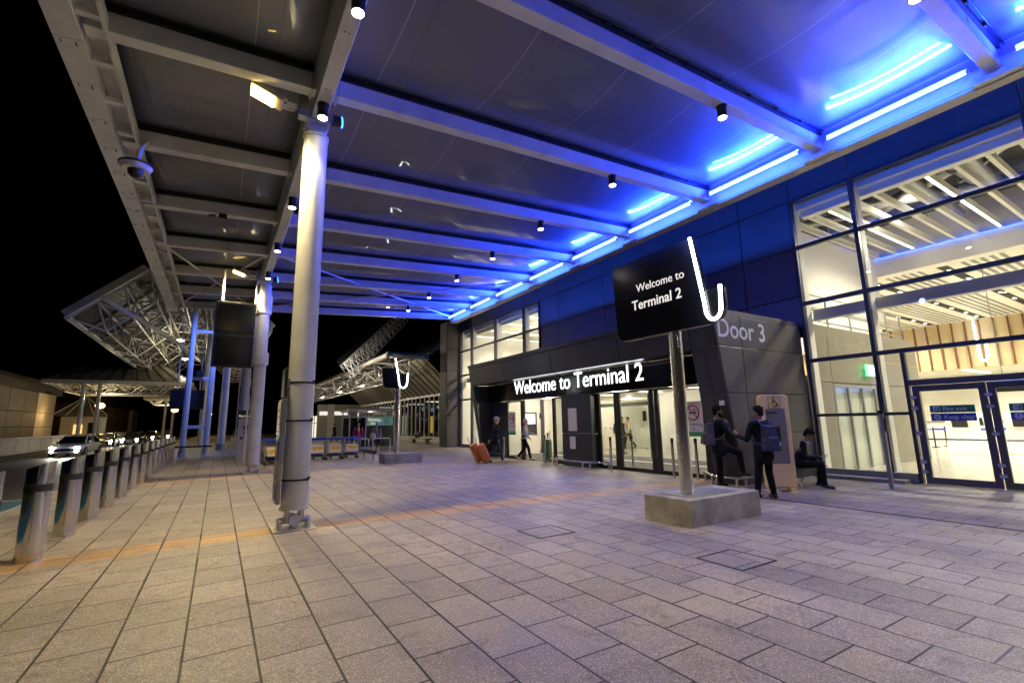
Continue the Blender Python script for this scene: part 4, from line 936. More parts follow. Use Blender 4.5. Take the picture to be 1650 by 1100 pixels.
for y in (21.8, 23.4, 25.1): MB().box(6.05, 6.11, y-.03, y+.03, gz(6), .26).build('leg', 'alu', t)
t = thing('hoop_barrier', 'white hoop barrier in front of the smoking shelter', 'barrier', (7.5, 27.4, -.04))
for x0, x1 in ((6.55, 7.35), (7.6, 8.6)): MB().tube([(x0, 27.4, -.04), (x0, 27.4, .72), (x0+.06, 27.4, .78), (x1-.06, 27.4, .78), (x1, 27.4, .72), (x1, 27.4, -.04)], .03, 8).build('hoop', 'steel', t, smooth=True)

M['warm_soft'] = emit('soft_lamp_glow', (1, .9, .65), 12); M['signdark'] = mat('navy_board', (.004, .006, .02), .4); M['bluepaint'] = mat('blue_painted_fascia', (.02, .12, .5), .4); M['amberdim'] = emit('lit_kiosk_door', (1, .6, .15), .6); M['shopglow'] = emit('lit_shop_window', (.9, .85, .65), .5); M['yellowglow'] = emit('lit_yellow_poster', (1, .65, .1), 1.0); M['greenglow'] = emit('lit_green_board', (.01, .12, .04), .35)
# ------------------------------------------------------------------ people
def remesh(mb, name, m, par, vox, it=3, k=.5):
    me = bpy.data.meshes.new('tmp'); me.from_pydata(mb.v, [], mb.f); me.update()
    o = bpy.data.objects.new('tmp', me); COL.objects.link(o)
    r = o.modifiers.new('r', 'REMESH'); r.mode = 'VOXEL'; r.voxel_size = vox
    s = o.modifiers.new('s', 'SMOOTH'); s.iterations = it; s.factor = k
    bpy.context.view_layer.update()
    m2 = bpy.data.meshes.new_from_object(o.evaluated_get(bpy.context.evaluated_depsgraph_get())); m2.name = name
    bpy.data.objects.remove(o); bpy.data.meshes.remove(me)
    for p in m2.polygons: p.use_smooth = True
    m2.materials.clear(); m2.materials.append(M[m]); ob = bpy.data.objects.new(name, m2); COL.objects.link(ob); ob.parent = par; return ob
def person(lab, loc, rz, P, skin='skin_b', top='navy', legs='charcoalcloth', shoes='shoe', hair='hair', sc=1., vox=.009, beard=None, bald=False, group=None, collar=None, short=False):
    t = thing('person', lab, 'person', (0,0,0), 0, group)
    hp_ = V(P.get('hip', (0, 0, .93))); ch = V(P.get('chest', (0, .02, 1.32))); nk = ch + V(0, .0, .16) + V(P.get('nk', (0,0,0))); hd = nk + V(0, .03, .17) + V(P.get('head', (0,0,0)))
    yaw_ = P.get('turn', 0.); tilt = P.get('tilt', 0.)
    rot = Matrix.Rotation(R(yaw_), 3, 'Z') @ Matrix.Rotation(R(-tilt), 3, 'X')
    sh = {s: ch + V(s*.2, 0, .095) for s in (-1, 1)}; hj = {s: hp_ + V(s*.095, 0, -.03) for s in (-1, 1)}
    arm = {s: [sh[s]] + [V(q) for q in P['armR' if s > 0 else 'armL']] for s in (-1, 1)}
    leg_ = {s: [hj[s]] + [V(q) for q in P['legR' if s > 0 else 'legL']] for s in (-1, 1)}
    b = MB()   # body
    b.cap(hp_, ch, .085, .10); b.cap(ch, nk, .075, .05); b.cap(nk, hd-V(0,.02,.06), .056, .052)
    def H(x, y, z): return hd + rot @ V(x, y, z)
    b.ell(H(0, -.012, .03), (.074, .095, .098), rot); b.ell(H(0, .022, -.045), (.056, .07, .075), rot); b.ell(H(0, .062, -.085), (.026, .026, .024), rot)
    b.ell(H(0, .096, -.018), (.013, .018, .024), rot); b.ell(H(0, .088, .012), (.009, .012, .02), rot)
    b.ell(H(0, .083, -.058), (.026, .012, .008), rot); b.ell(H(0, .08, .028), (.05, .014, .012), rot)
    for s in (-1, 1): b.ell(H(s*.076, -.008, -.01), (.011, .019, .031), rot)
    for s in (-1, 1):
        A = arm[s]; b.cap(A[0], A[1], .04, .034, 10); b.cap(A[1], A[2], .034, .026, 10)
        d = (A[2]-A[1]).normalized(); hd_ = V(P.get('handR' if s > 0 else 'handL', tuple(d))).normalized()
        side = hd_.cross(V(0, 0, 1)); side = V(0, 1, 0) if side.length < .3 else side.normalized(); pn = hd_.cross(side).normalized()
        palm = A[2] + hd_*.055
        m3 = Matrix((side, pn, hd_)).transposed()
        b.ell(palm, (.040, .017, .052), m3, 12, 8); b.cap(A[2], palm, .024, .026, 8)
        for i, (o_, ln) in enumerate(((-.03, .062), (-.010, .074), (.011, .07), (.03, .056))):
            p0 = palm + side*o_ + hd_*.036; p1 = p0 + hd_*ln*.5 + pn*.010; p2 = p1 + hd_*ln*.38 + pn*.028
            b.cap(p0, p1, .0092, .0088, 8); b.cap(p1, p2, .0088, .0075, 8)
        p0 = palm - side*.035 - hd_*.01; b.cap(p0, p0 - side*.028 + hd_*.03 + pn*.012, .0105, .009, 8); b.cap(p0 - side*.028 + hd_*.03 + pn*.012, p0 - side*.03 + hd_*.056 + pn*.022, .009, .008, 8)
        L = leg_[s]; b.cap(L[0], L[1], .065, .05, 10); b.cap(L[1], L[2], .05, .034, 10)
    remesh(b, 'body', skin, t, min(vox, .0075), 2)
    # eyes
    for s in (-1, 1): MB().ell(H(s*.031, .073, .006), (.012, .008, .007), rot, 8, 6).build('eye', 'black', t, smooth=True)
    # trousers
    b = MB(); b.cap(hp_+V(-.07,0,.03), hp_+V(.07,0,.03), .115, .115); b.ell(hp_+V(0,-.02,-.03), (.17,.125,.12))
    for s in (-1, 1):
        L = leg_[s]; b.cap(L[0], L[1], .094, .07); 
        if short: b.cap(L[1], L[1]+(L[2]-L[1])*.08, .07, .068)
        else: b.cap(L[1], L[1].lerp(L[2], .45), .07, .066); b.cap(L[1].lerp(L[2], .45), L[2]+V(0,0,.0), .066, .054)
    remesh(b, 'trousers', legs, t, vox, 3)
    # shoes
    for s in (-1, 1):
        L = leg_[s]; an, to = L[2], L[3]; d = (to-an); d.z = 0; d.normalize(); b = MB()
        heel = an - d*.05; heel.z = an.z-.035; b.cap(heel, to, .042, .038); b.cap(an+V(0,0,.02), an-V(0,0,.03), .046, .05); b.ell(to-d*.02, (.05,.05,.036))
        remesh(b, 'shoe', shoes, t, .009, 2)
    # upper garment
    b = MB(); b.cap(hp_+V(-.055,0,.0), hp_+V(.055,0,.0), .135); w_ = hp_.lerp(ch, .5)
    b.cap(hp_+V(0,0,.02), w_, .14, .135)
    if top == 'navy' and P.get('hip') is None:
        b.cap(hp_+V(-.05,0,-.12), hp_+V(-.05,0,.05), .15, .14); b.cap(hp_+V(.05,0,-.12), hp_+V(.05,0,.05), .15, .14); b.ell(ch+V(0,.01,-.03), (.185,.135,.2)); b.cap(w_, ch, .135, .145); b.cap(sh[-1]+V(.03,0,.0), sh[1]-V(.03,0,.0), .075); b.cap(ch+V(0,0,.05), nk-V(0,0,.02), .11, .072)
    for s in (-1, 1):
        A = arm[s]; b.cap(A[0], A[1], .07, .056); 
        if short: continue
        b.cap(A[1], A[1].lerp(A[2], .93), .056, .042)
    remesh(b, 'jacket' if top in ('navy', 'pink') else 'shirt', top, t, vox, 3)
    if collar:
        b = MB(); b.tube([nk+V(.064*math.cos(a), .01+.06*math.sin(a), -.012-.03*math.sin(a)) for a in [2*math.pi*i/14 for i in range(14)]], .018, 6, True)
        b.hexa([ch+V(-.045,.146,.09), ch+V(.045,.146,.09), ch+V(.045,.12,.09), ch+V(-.045,.12,.09)][::1], [ch+V(-.035,.09,.16), ch+V(.035,.09,.16), ch+V(.035,.06,.16), ch+V(-.035,.06,.16)]); b.build('shirt_collar', collar, t, smooth=True)
    # hair
    if not bald:
        b = MB(); b.ell(H(0, -.025, .05), (.085, .1, .088), rot); b.ell(H(0, -.06, .0), (.072, .06, .085), rot); b.ell(H(0, .035, .095), (.066, .055, .036), rot)
        for i in range(26):
            a = random.uniform(0, 6.3); e = random.uniform(.25, 1.4); b.ell(H(.082*math.cos(a)*math.cos(e), -.025+.098*math.sin(a)*math.cos(e), .055+.086*math.sin(e)), (.02, .02, .016), rot, 8, 6)
        remesh(b, 'hair', hair, t, .008, 1)
    if beard:
        b = MB(); b.ell(H(0, .035, -.085), (.06, .066, .05), rot)
        for s in (-1, 1): b.ell(H(s*.055, .02, -.05), (.018, .04, .05), rot)
        b.ell(H(0, .094, -.042), (.028, .01, .008), rot); remesh(b, 'beard', beard, t, .008, 1)
    t.scale = (sc, sc, sc); t.location = loc; t.rotation_euler = (0, 0, rz); t['_H'] = 0; del t['_H']
    return t, H, ch
def face(dx, dy): return math.atan2(-dx, dy)
def backpack(lab, m, t, ch, extra=None):
    bt = thing('backpack', lab, 'backpack', (0,0,0))
    b = MB(); c = ch + V(0, -.235, -.16)
    b.hexa([c+V(-.155,.10,-.26), c+V(.155,.10,-.26), c+V(.14,-.09,-.25), c+V(-.14,-.09,-.25)], [c+V(-.12,.10,.25), c+V(.12,.10,.25), c+V(.1,-.04,.22), c+V(-.1,-.04,.22)])
    b.hexa([c+V(-.12,-.06,-.24), c+V(.12,-.06,-.24), c+V(.105,-.155,-.22), c+V(-.105,-.155,-.22)], [c+V(-.105,-.06,.02), c+V(.105,-.06,.02), c+V(.09,-.12,0), c+V(-.09,-.12,0)])
    for s_ in (-1, 1): b.hexa([c+V(s_*.14,.05,-.24), c+V(s_*.185,.04,-.23), c+V(s_*.175,-.05,-.23), c+V(s_*.13,-.06,-.24)], [c+V(s_*.13,.05,-.03), c+V(s_*.165,.04,-.04), c+V(s_*.155,-.04,-.04), c+V(s_*.12,-.05,-.03)])
    b.tube([c+V(-.04,.07,.24), c+V(-.035,.06,.3), c+V(.035,.06,.3), c+V(.04,.07,.24)], .014, 6)
    remesh(b, 'bag', m, bt, .009, 6)
    for s in (-1, 1):
        MB().tube([ch+V(s*.1,-.16,.06), ch+V(s*.12,-.08,.165), ch+V(s*.125,.05,.165), ch+V(s*.135,.15,.06), ch+V(s*.15,.14,-.1), ch+V(s*.17,.02,-.24), ch+V(s*.13,-.15,-.3)], .02, 8).build('strap', m, bt, smooth=True)
    b = MB(); b.tube([c+V(.13*math.sin(a)*1.02, -.075, .1+.1*math.cos(a)) for a in [R(-80)+R(160)*i/10 for i in range(11)]], .005, 5); b.obox(c+V(0,-.142,-.03), (.16,.012,.012)); b.build('zip', 'rubber', bt)
    if extra: MB().prism([c+V(.03,-.158,-.13), c+V(.1,-.15,-.08), c+V(.06,-.156,-.135)], (0,-.004,0)).build('emblem', 'letter_w', bt)
    bt.scale = t.scale; bt.location = t.location; bt.rotation_euler = t.rotation_euler
    return bt
stand = dict(armR=[(.26,-.02,1.13),(.26,.05,.88)], armL=[(-.26,-.02,1.13),(-.26,.05,.88)], legR=[(.1,.01,.5),(.1,-.01,.09),(.12,.14,.035)], legL=[(-.1,.01,.5),(-.1,-.01,.09),(-.12,.14,.035)])
walk = dict(chest=(0,.05,1.32), armR=[(.25,-.1,1.13),(.25,-.05,.89)], armL=[(-.25,.12,1.14),(-.24,.26,.95)], legR=[(.1,.2,.53),(.1,.28,.1),(.11,.43,.06)], legL=[(-.1,.0,.5),(-.1,-.3,.16),(-.1,-.2,.04)])
G3 = None
# man with his foot on the rail
P1 = dict(stand); P1.update(chest=(0,.0,1.33), armR=[(.30,.1,1.2),(.1,.2,1.40)], handR=(-.55,-.25,.8), armL=[(-.27,.02,1.12),(-.2,.22,.98)], handL=(.3,.8,-.3), legR=[(.13,.38,.74),(.14,.42,.33),(.15,.57,.28)], legL=[(-.1,.02,.5),(-.1,.0,.09),(-.12,.15,.035)], turn=-6, tilt=-4)
t, H, ch = person('bearded man in a dark suit, hand to his mouth, one foot on the rail', (10.45, 7.28, -.06), face(.86, -.52), P1, 'skin_a', 'navy', 'charcoalcloth', beard='hair', collar='shirtw', sc=1.07)
backpack('grey backpack worn by the bearded man with his foot on the rail', 'packgrey', t, ch)
# man with blue backpack
P2 = dict(stand); P2.update(chest=(0,.02,1.33), armL=[(-.3,.08,1.14),(-.3,.33,1.2)], handL=(.05,.45,.9), armR=[(.29,.0,1.13),(.25,.17,.95)], turn=14, legR=[(.11,.03,.5),(.13,-.02,.09),(.18,.12,.035)], legL=[(-.1,.08,.5),(-.11,.14,.09),(-.14,.29,.035)])
t, H, ch = person('man in a dark suit seen from behind, gesturing, with a blue backpack', (9.5, 5.62, -.05), face(.28, .96), P2, 'skin_a', 'navy', 'charcoalcloth', collar='shirtw', sc=1.03)
backpack('blue backpack on the gesturing man seen from behind', 'packblue', t, ch, True)
# seated man with phone
P3 = dict(hip=(0,0,.56), chest=(0,.13,.93), nk=(0,.05,-.02), head=(0,.05,-.02), tilt=34, armR=[(.26,.14,.72),(.12,.42,.72)], armL=[(-.26,.14,.70),(-.1,.36,.60)], handR=(-.3,.8,.2), handL=(.4,.7,-.1), legR=[(.13,.44,.56),(.14,.46,.12),(.17,.62,.05)], legL=[(-.13,.43,.56),(-.15,.36,.12),(-.18,.51,.05)])
t, H, ch = person('man in a dark suit sitting on the bench, bent over his phone', (11.85, 6.16, FL-.02), face(.42, -.9), P3, 'skin_a', 'navy', 'charcoalcloth', collar='shirtw', sc=1.0)
ph = thing('phone', 'mobile phone held by the man on the bench', 'phone', (0,0,0))
MB().obox((.06,.52,.75), (.075,.15,.009), Matrix.Rotation(R(25),3,'X')).build('case', 'black', ph, bevel=.003); ph.location = t.location; ph.rotation_euler = t.rotation_euler
# travellers at the far door
P4 = dict(walk); P4.update(armR=[(.25,-.14,1.14),(.27,-.26,.9)], armL=[(-.24,.05,1.12),(-.22,.16,.9)], turn=0)
t, H, ch = person('traveller in a grey cap and dark top pulling orange suitcases towards the door', (9.75, 17.1, -.05), face(.9, -.35), P4, 'skin_b', 'navy', 'jeans', 'shoew', 'hair_grey', sc=1.03, vox=.012)
ct = thing('cap', 'grey peaked cap on the traveller with orange suitcases', 'cap', (0,0,0))
b = MB(); b.ell(H(0,-.02,.07), (.096,.112,.075)); b.ell(H(0,.12,.065), (.07,.075,.012)); remesh(b, 'cap', 'capgrey', ct, .01, 2); ct.scale = t.scale; ct.location = t.location; ct.rotation_euler = t.rotation_euler
P5 = dict(walk); P5.update(armL=[(-.26,.1,1.15),(-.24,.42,1.08)], armR=[(.25,.1,1.14),(.24,.3,.92)], chest=(0,.06,1.3))
t, H, ch = person('grey-haired traveller in a pale blue shirt walking with a green suitcase', (11.28, 17.25, -.06), face(.72, -.7), P5, 'skin_b', 'denim', 'charcoalcloth', 'shoew', 'hair_grey', sc=1.0, vox=.012)
P6 = dict(stand); P6.update(armR=[(.27,-.02,1.12),(.24,.14,.92)], armL=[(-.27,-.02,1.12),(-.24,.12,.92)])
person('distant person in a magenta jacket standing by the smoking shelter', (7.2, 29.2, -.04), face(-.2, -1), P6, 'skin_b', 'pink', 'jeans', 'shoe', 'hair', sc=1.0, vox=.014)
M['stripe'] = mat('navy_white_striped_knit', (.03, .035, .09), .8)
nt = M['stripe'].node_tree; wv = nt.nodes.new('ShaderNodeTexWave'); wv.bands_direction = 'Z'; wv.inputs['Scale'].default_value = 3.2; tc = nt.nodes.new('ShaderNodeTexCoord'); nt.links.new(tc.outputs['Object'], wv.inputs[0])
rp = nt.nodes.new('ShaderNodeValToRGB'); rp.color_ramp.interpolation = 'CONSTANT'; rp.color_ramp.elements[0].color = (.02,.025,.08,1); rp.color_ramp.elements[1].position = .72; rp.color_ramp.elements[1].color = (.5,.52,.6,1)
nt.links.new(wv.outputs[1], rp.inputs[0]); nt.links.new(rp.outputs[0], nt.nodes['Principled BSDF'].inputs['Base Color'])
t, H, ch = person('distant person in a striped top and shorts carrying a pale bag', (8.28, 29.1, -.04), face(-.3, -1), walk, 'skin_b', 'stripe', 'charcoalcloth', 'shoew', 'hair_grey', sc=.97, vox=.014, short=True)
bt = thing('shoulder_bag', 'pale shoulder bag carried by the person in a striped top', 'bag', (8.02, 28.95, .75)); b = MB(); b.ell((7.98,28.9,.86), (.2,.09,.2)); remesh_ = b.build('bag', 'tan', bt, smooth=True); MB().tube([(7.85,28.92,.95),(7.98,28.95,1.38),(8.1,28.92,.97)], .012, 6).build('strap', 'tan', bt)
person('distant figure in black walking past the far shop front', (9.6, 48, -.05), face(-1, -.3), walk, 'skin_b', 'navy', 'charcoalcloth', 'shoe', 'hair', vox=.016)
for x, y, d, tp_, lg, lb in ((17.2, 21.6-2.2, (-1,-.3), 'shirtw', 'charcoalcloth', 'person in a white shirt inside the entrance, behind the middle glass door'), (16.8, 19.4-2.4, (.3,-1), 'navy', 'jeans', 'person in a dark top inside the entrance, behind the middle glass door'), (18.9, 19.3, (-.6,-1), 'packblue', 'jeans', 'person in a blue top inside the entrance, behind the middle glass door'), (20.4, 22.6-2.6, (-1,.2), 'tan', 'charcoalcloth', 'person in a tan top inside by the shop counter')):
    person(lb, (x, y, -.05), face(*d), walk if tp_ != 'navy' else P6, 'skin_b', tp_, lg, 'shoe', 'hair', vox=.016)
person('man just inside the hall standing behind the fire doors', (27, 9.2, -.055), face(-1, -.2), stand, 'skin_a', 'navy', 'charcoalcloth', vox=.016)

# luggage
def suitcase(lab, m, loc, rz, lean, h=.72, grp=None):
    t = thing('suitcase', lab, 'suitcase', (0,0,0), 0, grp); w_, d = .48, .29; rt = Matrix.Rotation(R(lean), 3, 'X')
    def q(x, y, z): return rt @ V(x, y, z)
    b = MB(); b.obox(q(0,0,.09+h/2), (w_, d, h), rt); s = b.build('shell', m, t, bevel=.06, seg=4)
    b = MB()
    for i in range(5): b.obox(q(-.16+.08*i, -d/2-.004, .09+h/2), (.02, .012, h*.8), rt); b.obox(q(-.16+.08*i, d/2+.004, .09+h/2), (.02, .012, h*.8), rt)
    b.build('rib', m, s, bevel=.004)
    b = MB(); b.tube([q(-.1,.1,.09+h), q(-.1,.1,.09+h+.33), q(.1,.1,.09+h+.33), q(.1,.1,.09+h)], .011, 6); b.build('pull_handle', 'alu', t, smooth=True)
    for x in (-.18, .18):
        for y in (-.1, .1): MB().cyl(q(x-.015,y,.04), q(x+.015,y,.04), .042, n=14).build('wheel', 'rubber', t, smooth=True)
    t.location = loc; t.rotation_euler = (0,0,rz); return t
suitcase('near orange suitcase tilted behind the traveller in a cap', 'orange', (9.36, 16.98, -.05), face(-.93, .3), -24, .74, 'orange suitcases')
suitcase('far orange suitcase tilted behind the traveller in a cap', 'orange', (9.3, 17.5, -.05), face(-.93, .3), -24, .74, 'orange suitcases')
suitcase('dark green suitcase standing upright by the open door', 'greencase', (11.6, 16.0, -.06), face(.7, -.7), 0, .82)

# ------------------------------------------------------------------ cars
def car_proto(paint):
    t = thing('car', '', 'car')
    # stations along y (front at y=0, tail at y=4.4): half width, sill z, belt z ; cabin separately
    st = [(0,.62,.32,.58),(.12,.8,.24,.68),(.5,.88,.2,.78),(1.1,.9,.19,.88),(2.2,.91,.19,.93),(3.3,.9,.2,.95),(4.0,.86,.24,.96),(4.32,.74,.32,.88),(4.4,.62,.4,.74)]
    vs = []; fs = []
    for y, w_, z0, z1 in st: vs += [(-w_*.92,y,z0),(-w_,y,z0+.16),(-w_,y,z1-.14),(-w_*.86,y,z1),(w_*.86,y,z1),(w_,y,z1-.14),(w_,y,z0+.16),(w_*.92,y,z0)]
    n = 8
    for i in range(len(st)-1): fs += [(i*n+k, i*n+(k+1) % n, (i+1)*n+(k+1) % n, (i+1)*n+k) for k in range(n)]
    fs += [tuple(range(n-1,-1,-1)), tuple(range((len(st)-1)*n, len(st)*n))]
    b = MB().add(vs, fs); o = b.build('body', paint, t, smooth=True); s = o.modifiers.new('sub', 'SUBSURF'); s.levels = s.render_levels = 2
    vs = []; fs = []; st = [(1.0,.76,.86,.9),(1.75,.62,.9,1.36),(2.3,.62,.9,1.45),(3.1,.6,.9,1.42),(3.95,.66,.92,1.02)]
    for y, w_, z0, z1 in st: vs += [(-.8,y,z0),(-w_,y,z1-.03),(-w_*.85,y,z1),(w_*.85,y,z1),(w_,y,z1-.03),(.8,y,z0)]
    n = 6
    for i in range(len(st)-1): fs += [(i*n+k, i*n+(k+1) % n, (i+1)*n+(k+1) % n, (i+1)*n+k) for k in range(n)]
    fs += [tuple(range(n-1,-1,-1)), tuple(range((len(st)-1)*n, len(st)*n))]
    MB().add(vs, fs).build('cabin_glass', 'carglass', t, smooth=True)
    b = MB(); b.hexa([(-.53,1.72,1.35),(.53,1.72,1.35),(.52,3.2,1.4),(-.52,3.2,1.4)], [(-.5,1.78,1.39),(.5,1.78,1.39),(.48,3.1,1.475),(-.48,3.1,1.475)]); 
    for s in (-1, 1): b.tube([(s*.79,1.0,.9),(s*.63,1.74,1.35),(s*.64,3.15,1.4),(s*.7,3.98,1.0)], .035, 6); b.tube([(s*.66,2.5,1.4),(s*.82,2.5,.9)], .035, 6)
    b.build('roof', paint, t, bevel=.02)
    for s in (-1, 1):
        for y in (.82, 3.5):
            w_ = MB().cyl((s*.72,y,.32),(s*.92,y,.32), .32, n=24).build('wheel', 'rubber', t, smooth=True); MB().cyl((s*.92,y,.32),(s*.93,y,.32), .2, n=16).build('rim', 'alu', w_)
        MB().ell((s*.62,.085,.62), (.15,.1,.075), None, 12, 8).build('headlight', 'head', t, smooth=True)
        MB().ell((s*.64,.06,.36), (.1,.06,.05), None, 12, 8).build('fog_light', 'head', t, smooth=True)
        MB().ell((s*.95,1.35,.98), (.11,.08,.07), None, 10, 6).build('mirror', paint, t, smooth=True)
    MB().box(-.5,.5,-.005,.03,.40,.56).build('grille', 'black', t, bevel=.02); MB().box(-.26,.26,-.02,-.004,.33,.42).build('number_plate', 'white_sign', t)
    return t
ca = car_proto('carsilver'); ca.location = (-8.45, 42, -.2); ca.rotation_euler = (0,0,R(-6)); ca['label'] = 'silver saloon car driving towards the camera with lit headlights, nearest on the road'; ca['group'] = 'cars on the terminal road'
lamp('headlight_beam', 'SPOT', (-8.15, 41.7, .45), P_HEAD, (1,.93,.8), ca, (-7.6, 30, -.2), spot_size=R(60), spot_blend=.6, shadow_soft_size=.1)
dk = car_proto('cardark'); dk.location = (-9.7, 62, -.2); dk['label'] = 'dark car with lit headlights, second in the line on the road'; dk['group'] = 'cars on the terminal road'
for i, (x, y, lb) in enumerate(((-8.3, 68, 'dark car with bright headlights, third in the line on the road'), (-8.0, 80, 'dark car with bright headlights, fourth in the line on the road'), (-7.2, 92, 'dark car with bright headlights, farthest in the line on the road'))): dup(dk, (x, y, -.2), R(-4), lb, 'cars on the terminal road')

# ------------------------------------------------------------------ space frames, road canopies
def sframe(b, P0, U, Vv, nu, nv, depth, N, r=.06, r2=.045):
    """double layer grid spanned by U (nu cells) and Vv (nv cells) from P0, lower layer offset by N*depth"""
    P0, U, Vv, N = V(P0), V(U), V(Vv), V(N)
    T = [[P0 + U*(i/nu) + Vv*(j/nv) for j in range(nv+1)] for i in range(nu+1)]
    Bt = [[P0 + U*((i+.5)/nu) + Vv*((j+.5)/nv) + N*depth for j in range(nv)] for i in range(nu)]
    for i in range(nu+1):
        for j in range(nv+1):
            if i < nu: b.cyl(T[i][j], T[i+1][j], r, n=5, caps=False)
            if j < nv: b.cyl(T[i][j], T[i][j+1], r, n=5, caps=False)
    for i in range(nu):
        for j in range(nv):
            if i < nu-1: b.cyl(Bt[i][j], Bt[i+1][j], r, n=5, caps=False)
            if j < nv-1: b.cyl(Bt[i][j], Bt[i][j+1], r, n=5, caps=False)
            for q in (T[i][j], T[i+1][j], T[i][j+1], T[i+1][j+1]): b.cyl(Bt[i][j], q, r2, n=4, caps=False)
t = thing('space_frame_canopy', 'tall pitched roof of white space-frame tubes spanning the road beyond the main canopy', 'space frame', (-3, 36, 0))
A, B_, C_, D_ = V(-7.9,36,8.0), V(-4.4,36,11.4), V(-.8,36,11.4), V(2.6,36,8.2); LN = V(0,44,0)
for k, (p, q, nn) in enumerate(((A, B_, 3), (B_, C_, 3), (C_, D_, 3))):
    u = (q-p); nrm = V(u.z, 0, -u.x).normalized(); nrm = nrm if nrm.z < 0 else -nrm
    b = MB(); sframe(b, p+V(0,.3,0), u, LN, nn, 10, 1.15, nrm, .075, .055); b.build('space_frame', 'steel_old', t, smooth=True)
    up = -nrm; MB().hexa([p+up*.08, q+up*.08, q+up*.08+LN, p+up*.08+LN], [p+up*.2, q+up*.2, q+up*.2+LN, p+up*.2+LN]).build('roof_deck', 'roofdark', t)
    b = MB(); b.hexa([p-V(0,.2,0), q-V(0,.2,0), q+V(0,.2,0), p+V(0,.2,0)], [p-V(0,.2,0)+up*.42, q-V(0,.2,0)+up*.42, q+V(0,.2,0)+up*.42, p+V(0,.2,0)+up*.42]); b.build('gable_fascia', 'steel', t, bevel=.02)
for p in (A, D_): MB().cyl(p, p+LN, .16, n=8).build('eave_tube', 'steel', t, smooth=True)
b = MB(); b.tube([A+V(1.4,0,1.4), (-3, 44, 8.0), (-2.2, 58, 8.4)], .15, 8); b.tube([C_, (0, 46, 8), (-.5, 58, 8)], .14, 8); b.build('raking_strut', 'steel', t, smooth=True)
for x, y in ((-1.2, 48), (.2, 48), (-1.2, 62), (.4, 62)): MB().cyl((x,y,-.1), (x,y,10.5), .19, n=16).build('leg', 'steel', t, smooth=True)
for x, y, z in ((-3.4, 50, 9.2), (-3.6, 62, 9.0), (0, 56, 8.6)):
    h = MB().ell((x,y,z), (.28,.28,.1)).build('lamp_head', 'warm_soft', t, smooth=True); lamp('frame_light', 'POINT', (x,y,z-.25), P_FRAME, (1,.88,.6), t, None, shadow_soft_size=.2)
def hipcanopy(lab, x0, x1, y0, y1, z, rise, px_, roof='roofglaze'):
    t = thing('road_shelter', lab, 'shelter', ((x0+x1)/2, y0, 0), 0, 'glazed hipped shelters across the road'); ins = min((x1-x0), (y1-y0))*.28
    b = MB(); b.hexa([(x0,y0,z),(x1,y0,z),(x1,y1,z),(x0,y1,z)], [(x0+ins,y0+ins,z+rise),(x1-ins,y0+ins,z+rise),(x1-ins,y1-ins,z+rise),(x0+ins,y1-ins,z+rise)]); r = b.build('hipped_roof', roof, t)
    b = MB(); n = 10
    for i in range(n+1):
        f = i/n; b.cyl((x0+(x1-x0)*f, y0-.02, z+.02), (x0+ins+(x1-x0-2*ins)*f, y0+ins, z+rise+.03), .04, n=5)
    b.build('glazing_bar', 'black', r)
    b = MB(); b.box(x0-.1, x1+.1, y0-.1, y0, z-.35, z); b.box(x0-.1, x0, y0, y1, z-.35, z); b.build('eave_band', 'steel_old', t)
    b = MB(); sframe(b, (x0,y0+.2,z-.1), (x1-x0,0,0), (0,y1-y0,0), max(4,int((x1-x0)/2.2)), max(3, int((y1-y0)/2.6)), .9, (0,0,-1), .06, .05); b.build('roof_truss', 'steel_old', t, smooth=True)
    for x in px_: MB().cyl((x, y0+.8, -.2), (x, y0+.8, z-.3), .16, n=14).build('post', 'steel', t, smooth=True)
    lamp('shelter_light', 'POINT', ((x0+x1)/2-1.5, (y0+y1)/2, z-1.4), P_FRAME*1.6, (1,.85,.5), t, None, shadow_soft_size=.2)
    return t
hipcanopy('large hipped glazed shelter with two white posts across the road', -14.2, -2.6, 60, 70, 6.3, 2.0, (-11.4, -10.2))
hipcanopy('smaller hipped glazed shelter farther down the road', -9.6, -2.0, 88, 96, 6.2, 1.6, (-7.0, -6.0))
# ladder shaped tower
t = thing('ladder_tower', 'blue-lit white ladder-shaped tower of two posts at the end of the bollards', 'tower', (-1.1, 33.5, -.05))
for x in (-1.66, -.53):
    p = MB().cyl((x,33.5,-.06),(x,33.5,11.2), .155, n=20).build('post', 'steel', t, smooth=True); MB().cyl((x,33.5,-.06),(x,33.5,.3), .19, n=20).build('base_sleeve', 'steel', p, smooth=True)
for z in (1.6, 4.45, 7.3): MB().box(-1.6, -.58, 33.42, 33.58, z-.1, z+.1).build('rung', 'steel', t, bevel=.02)
MB().box(-2.3, -.2, 33.2, 33.3, .44, .54).build('low_rail', 'black', t); f = MB().box(-1.35, -.95, 33.1, 33.4, 4.56, 4.9).build('blue_fixture', 'black', t, bevel=.02)
lamp('blue_wash', 'SPOT', (-.2, 30.6, 7.0), 400, (.1,.2,1), t, (-1.1, 33.5, 5.0), spot_size=R(125), spot_blend=.7, shadow_soft_size=.15)
t = thing('wayfinding_board', 'dark blue wayfinding board hanging behind the ladder-shaped tower', 'board', (-2.1, 37, 4)); MB().box(-2.75, -.9, 37, 37.15, 2.75, 4.0).build('board', 'signdark', t, bevel=.02); b = MB(); b.cyl((-2.4,37.07,4.0),(-2.4,37.07,9),.04); b.cyl((-1.2,37.07,4.0),(-1.2,37.07,9),.04); b.build('hanger', 'steel', t)
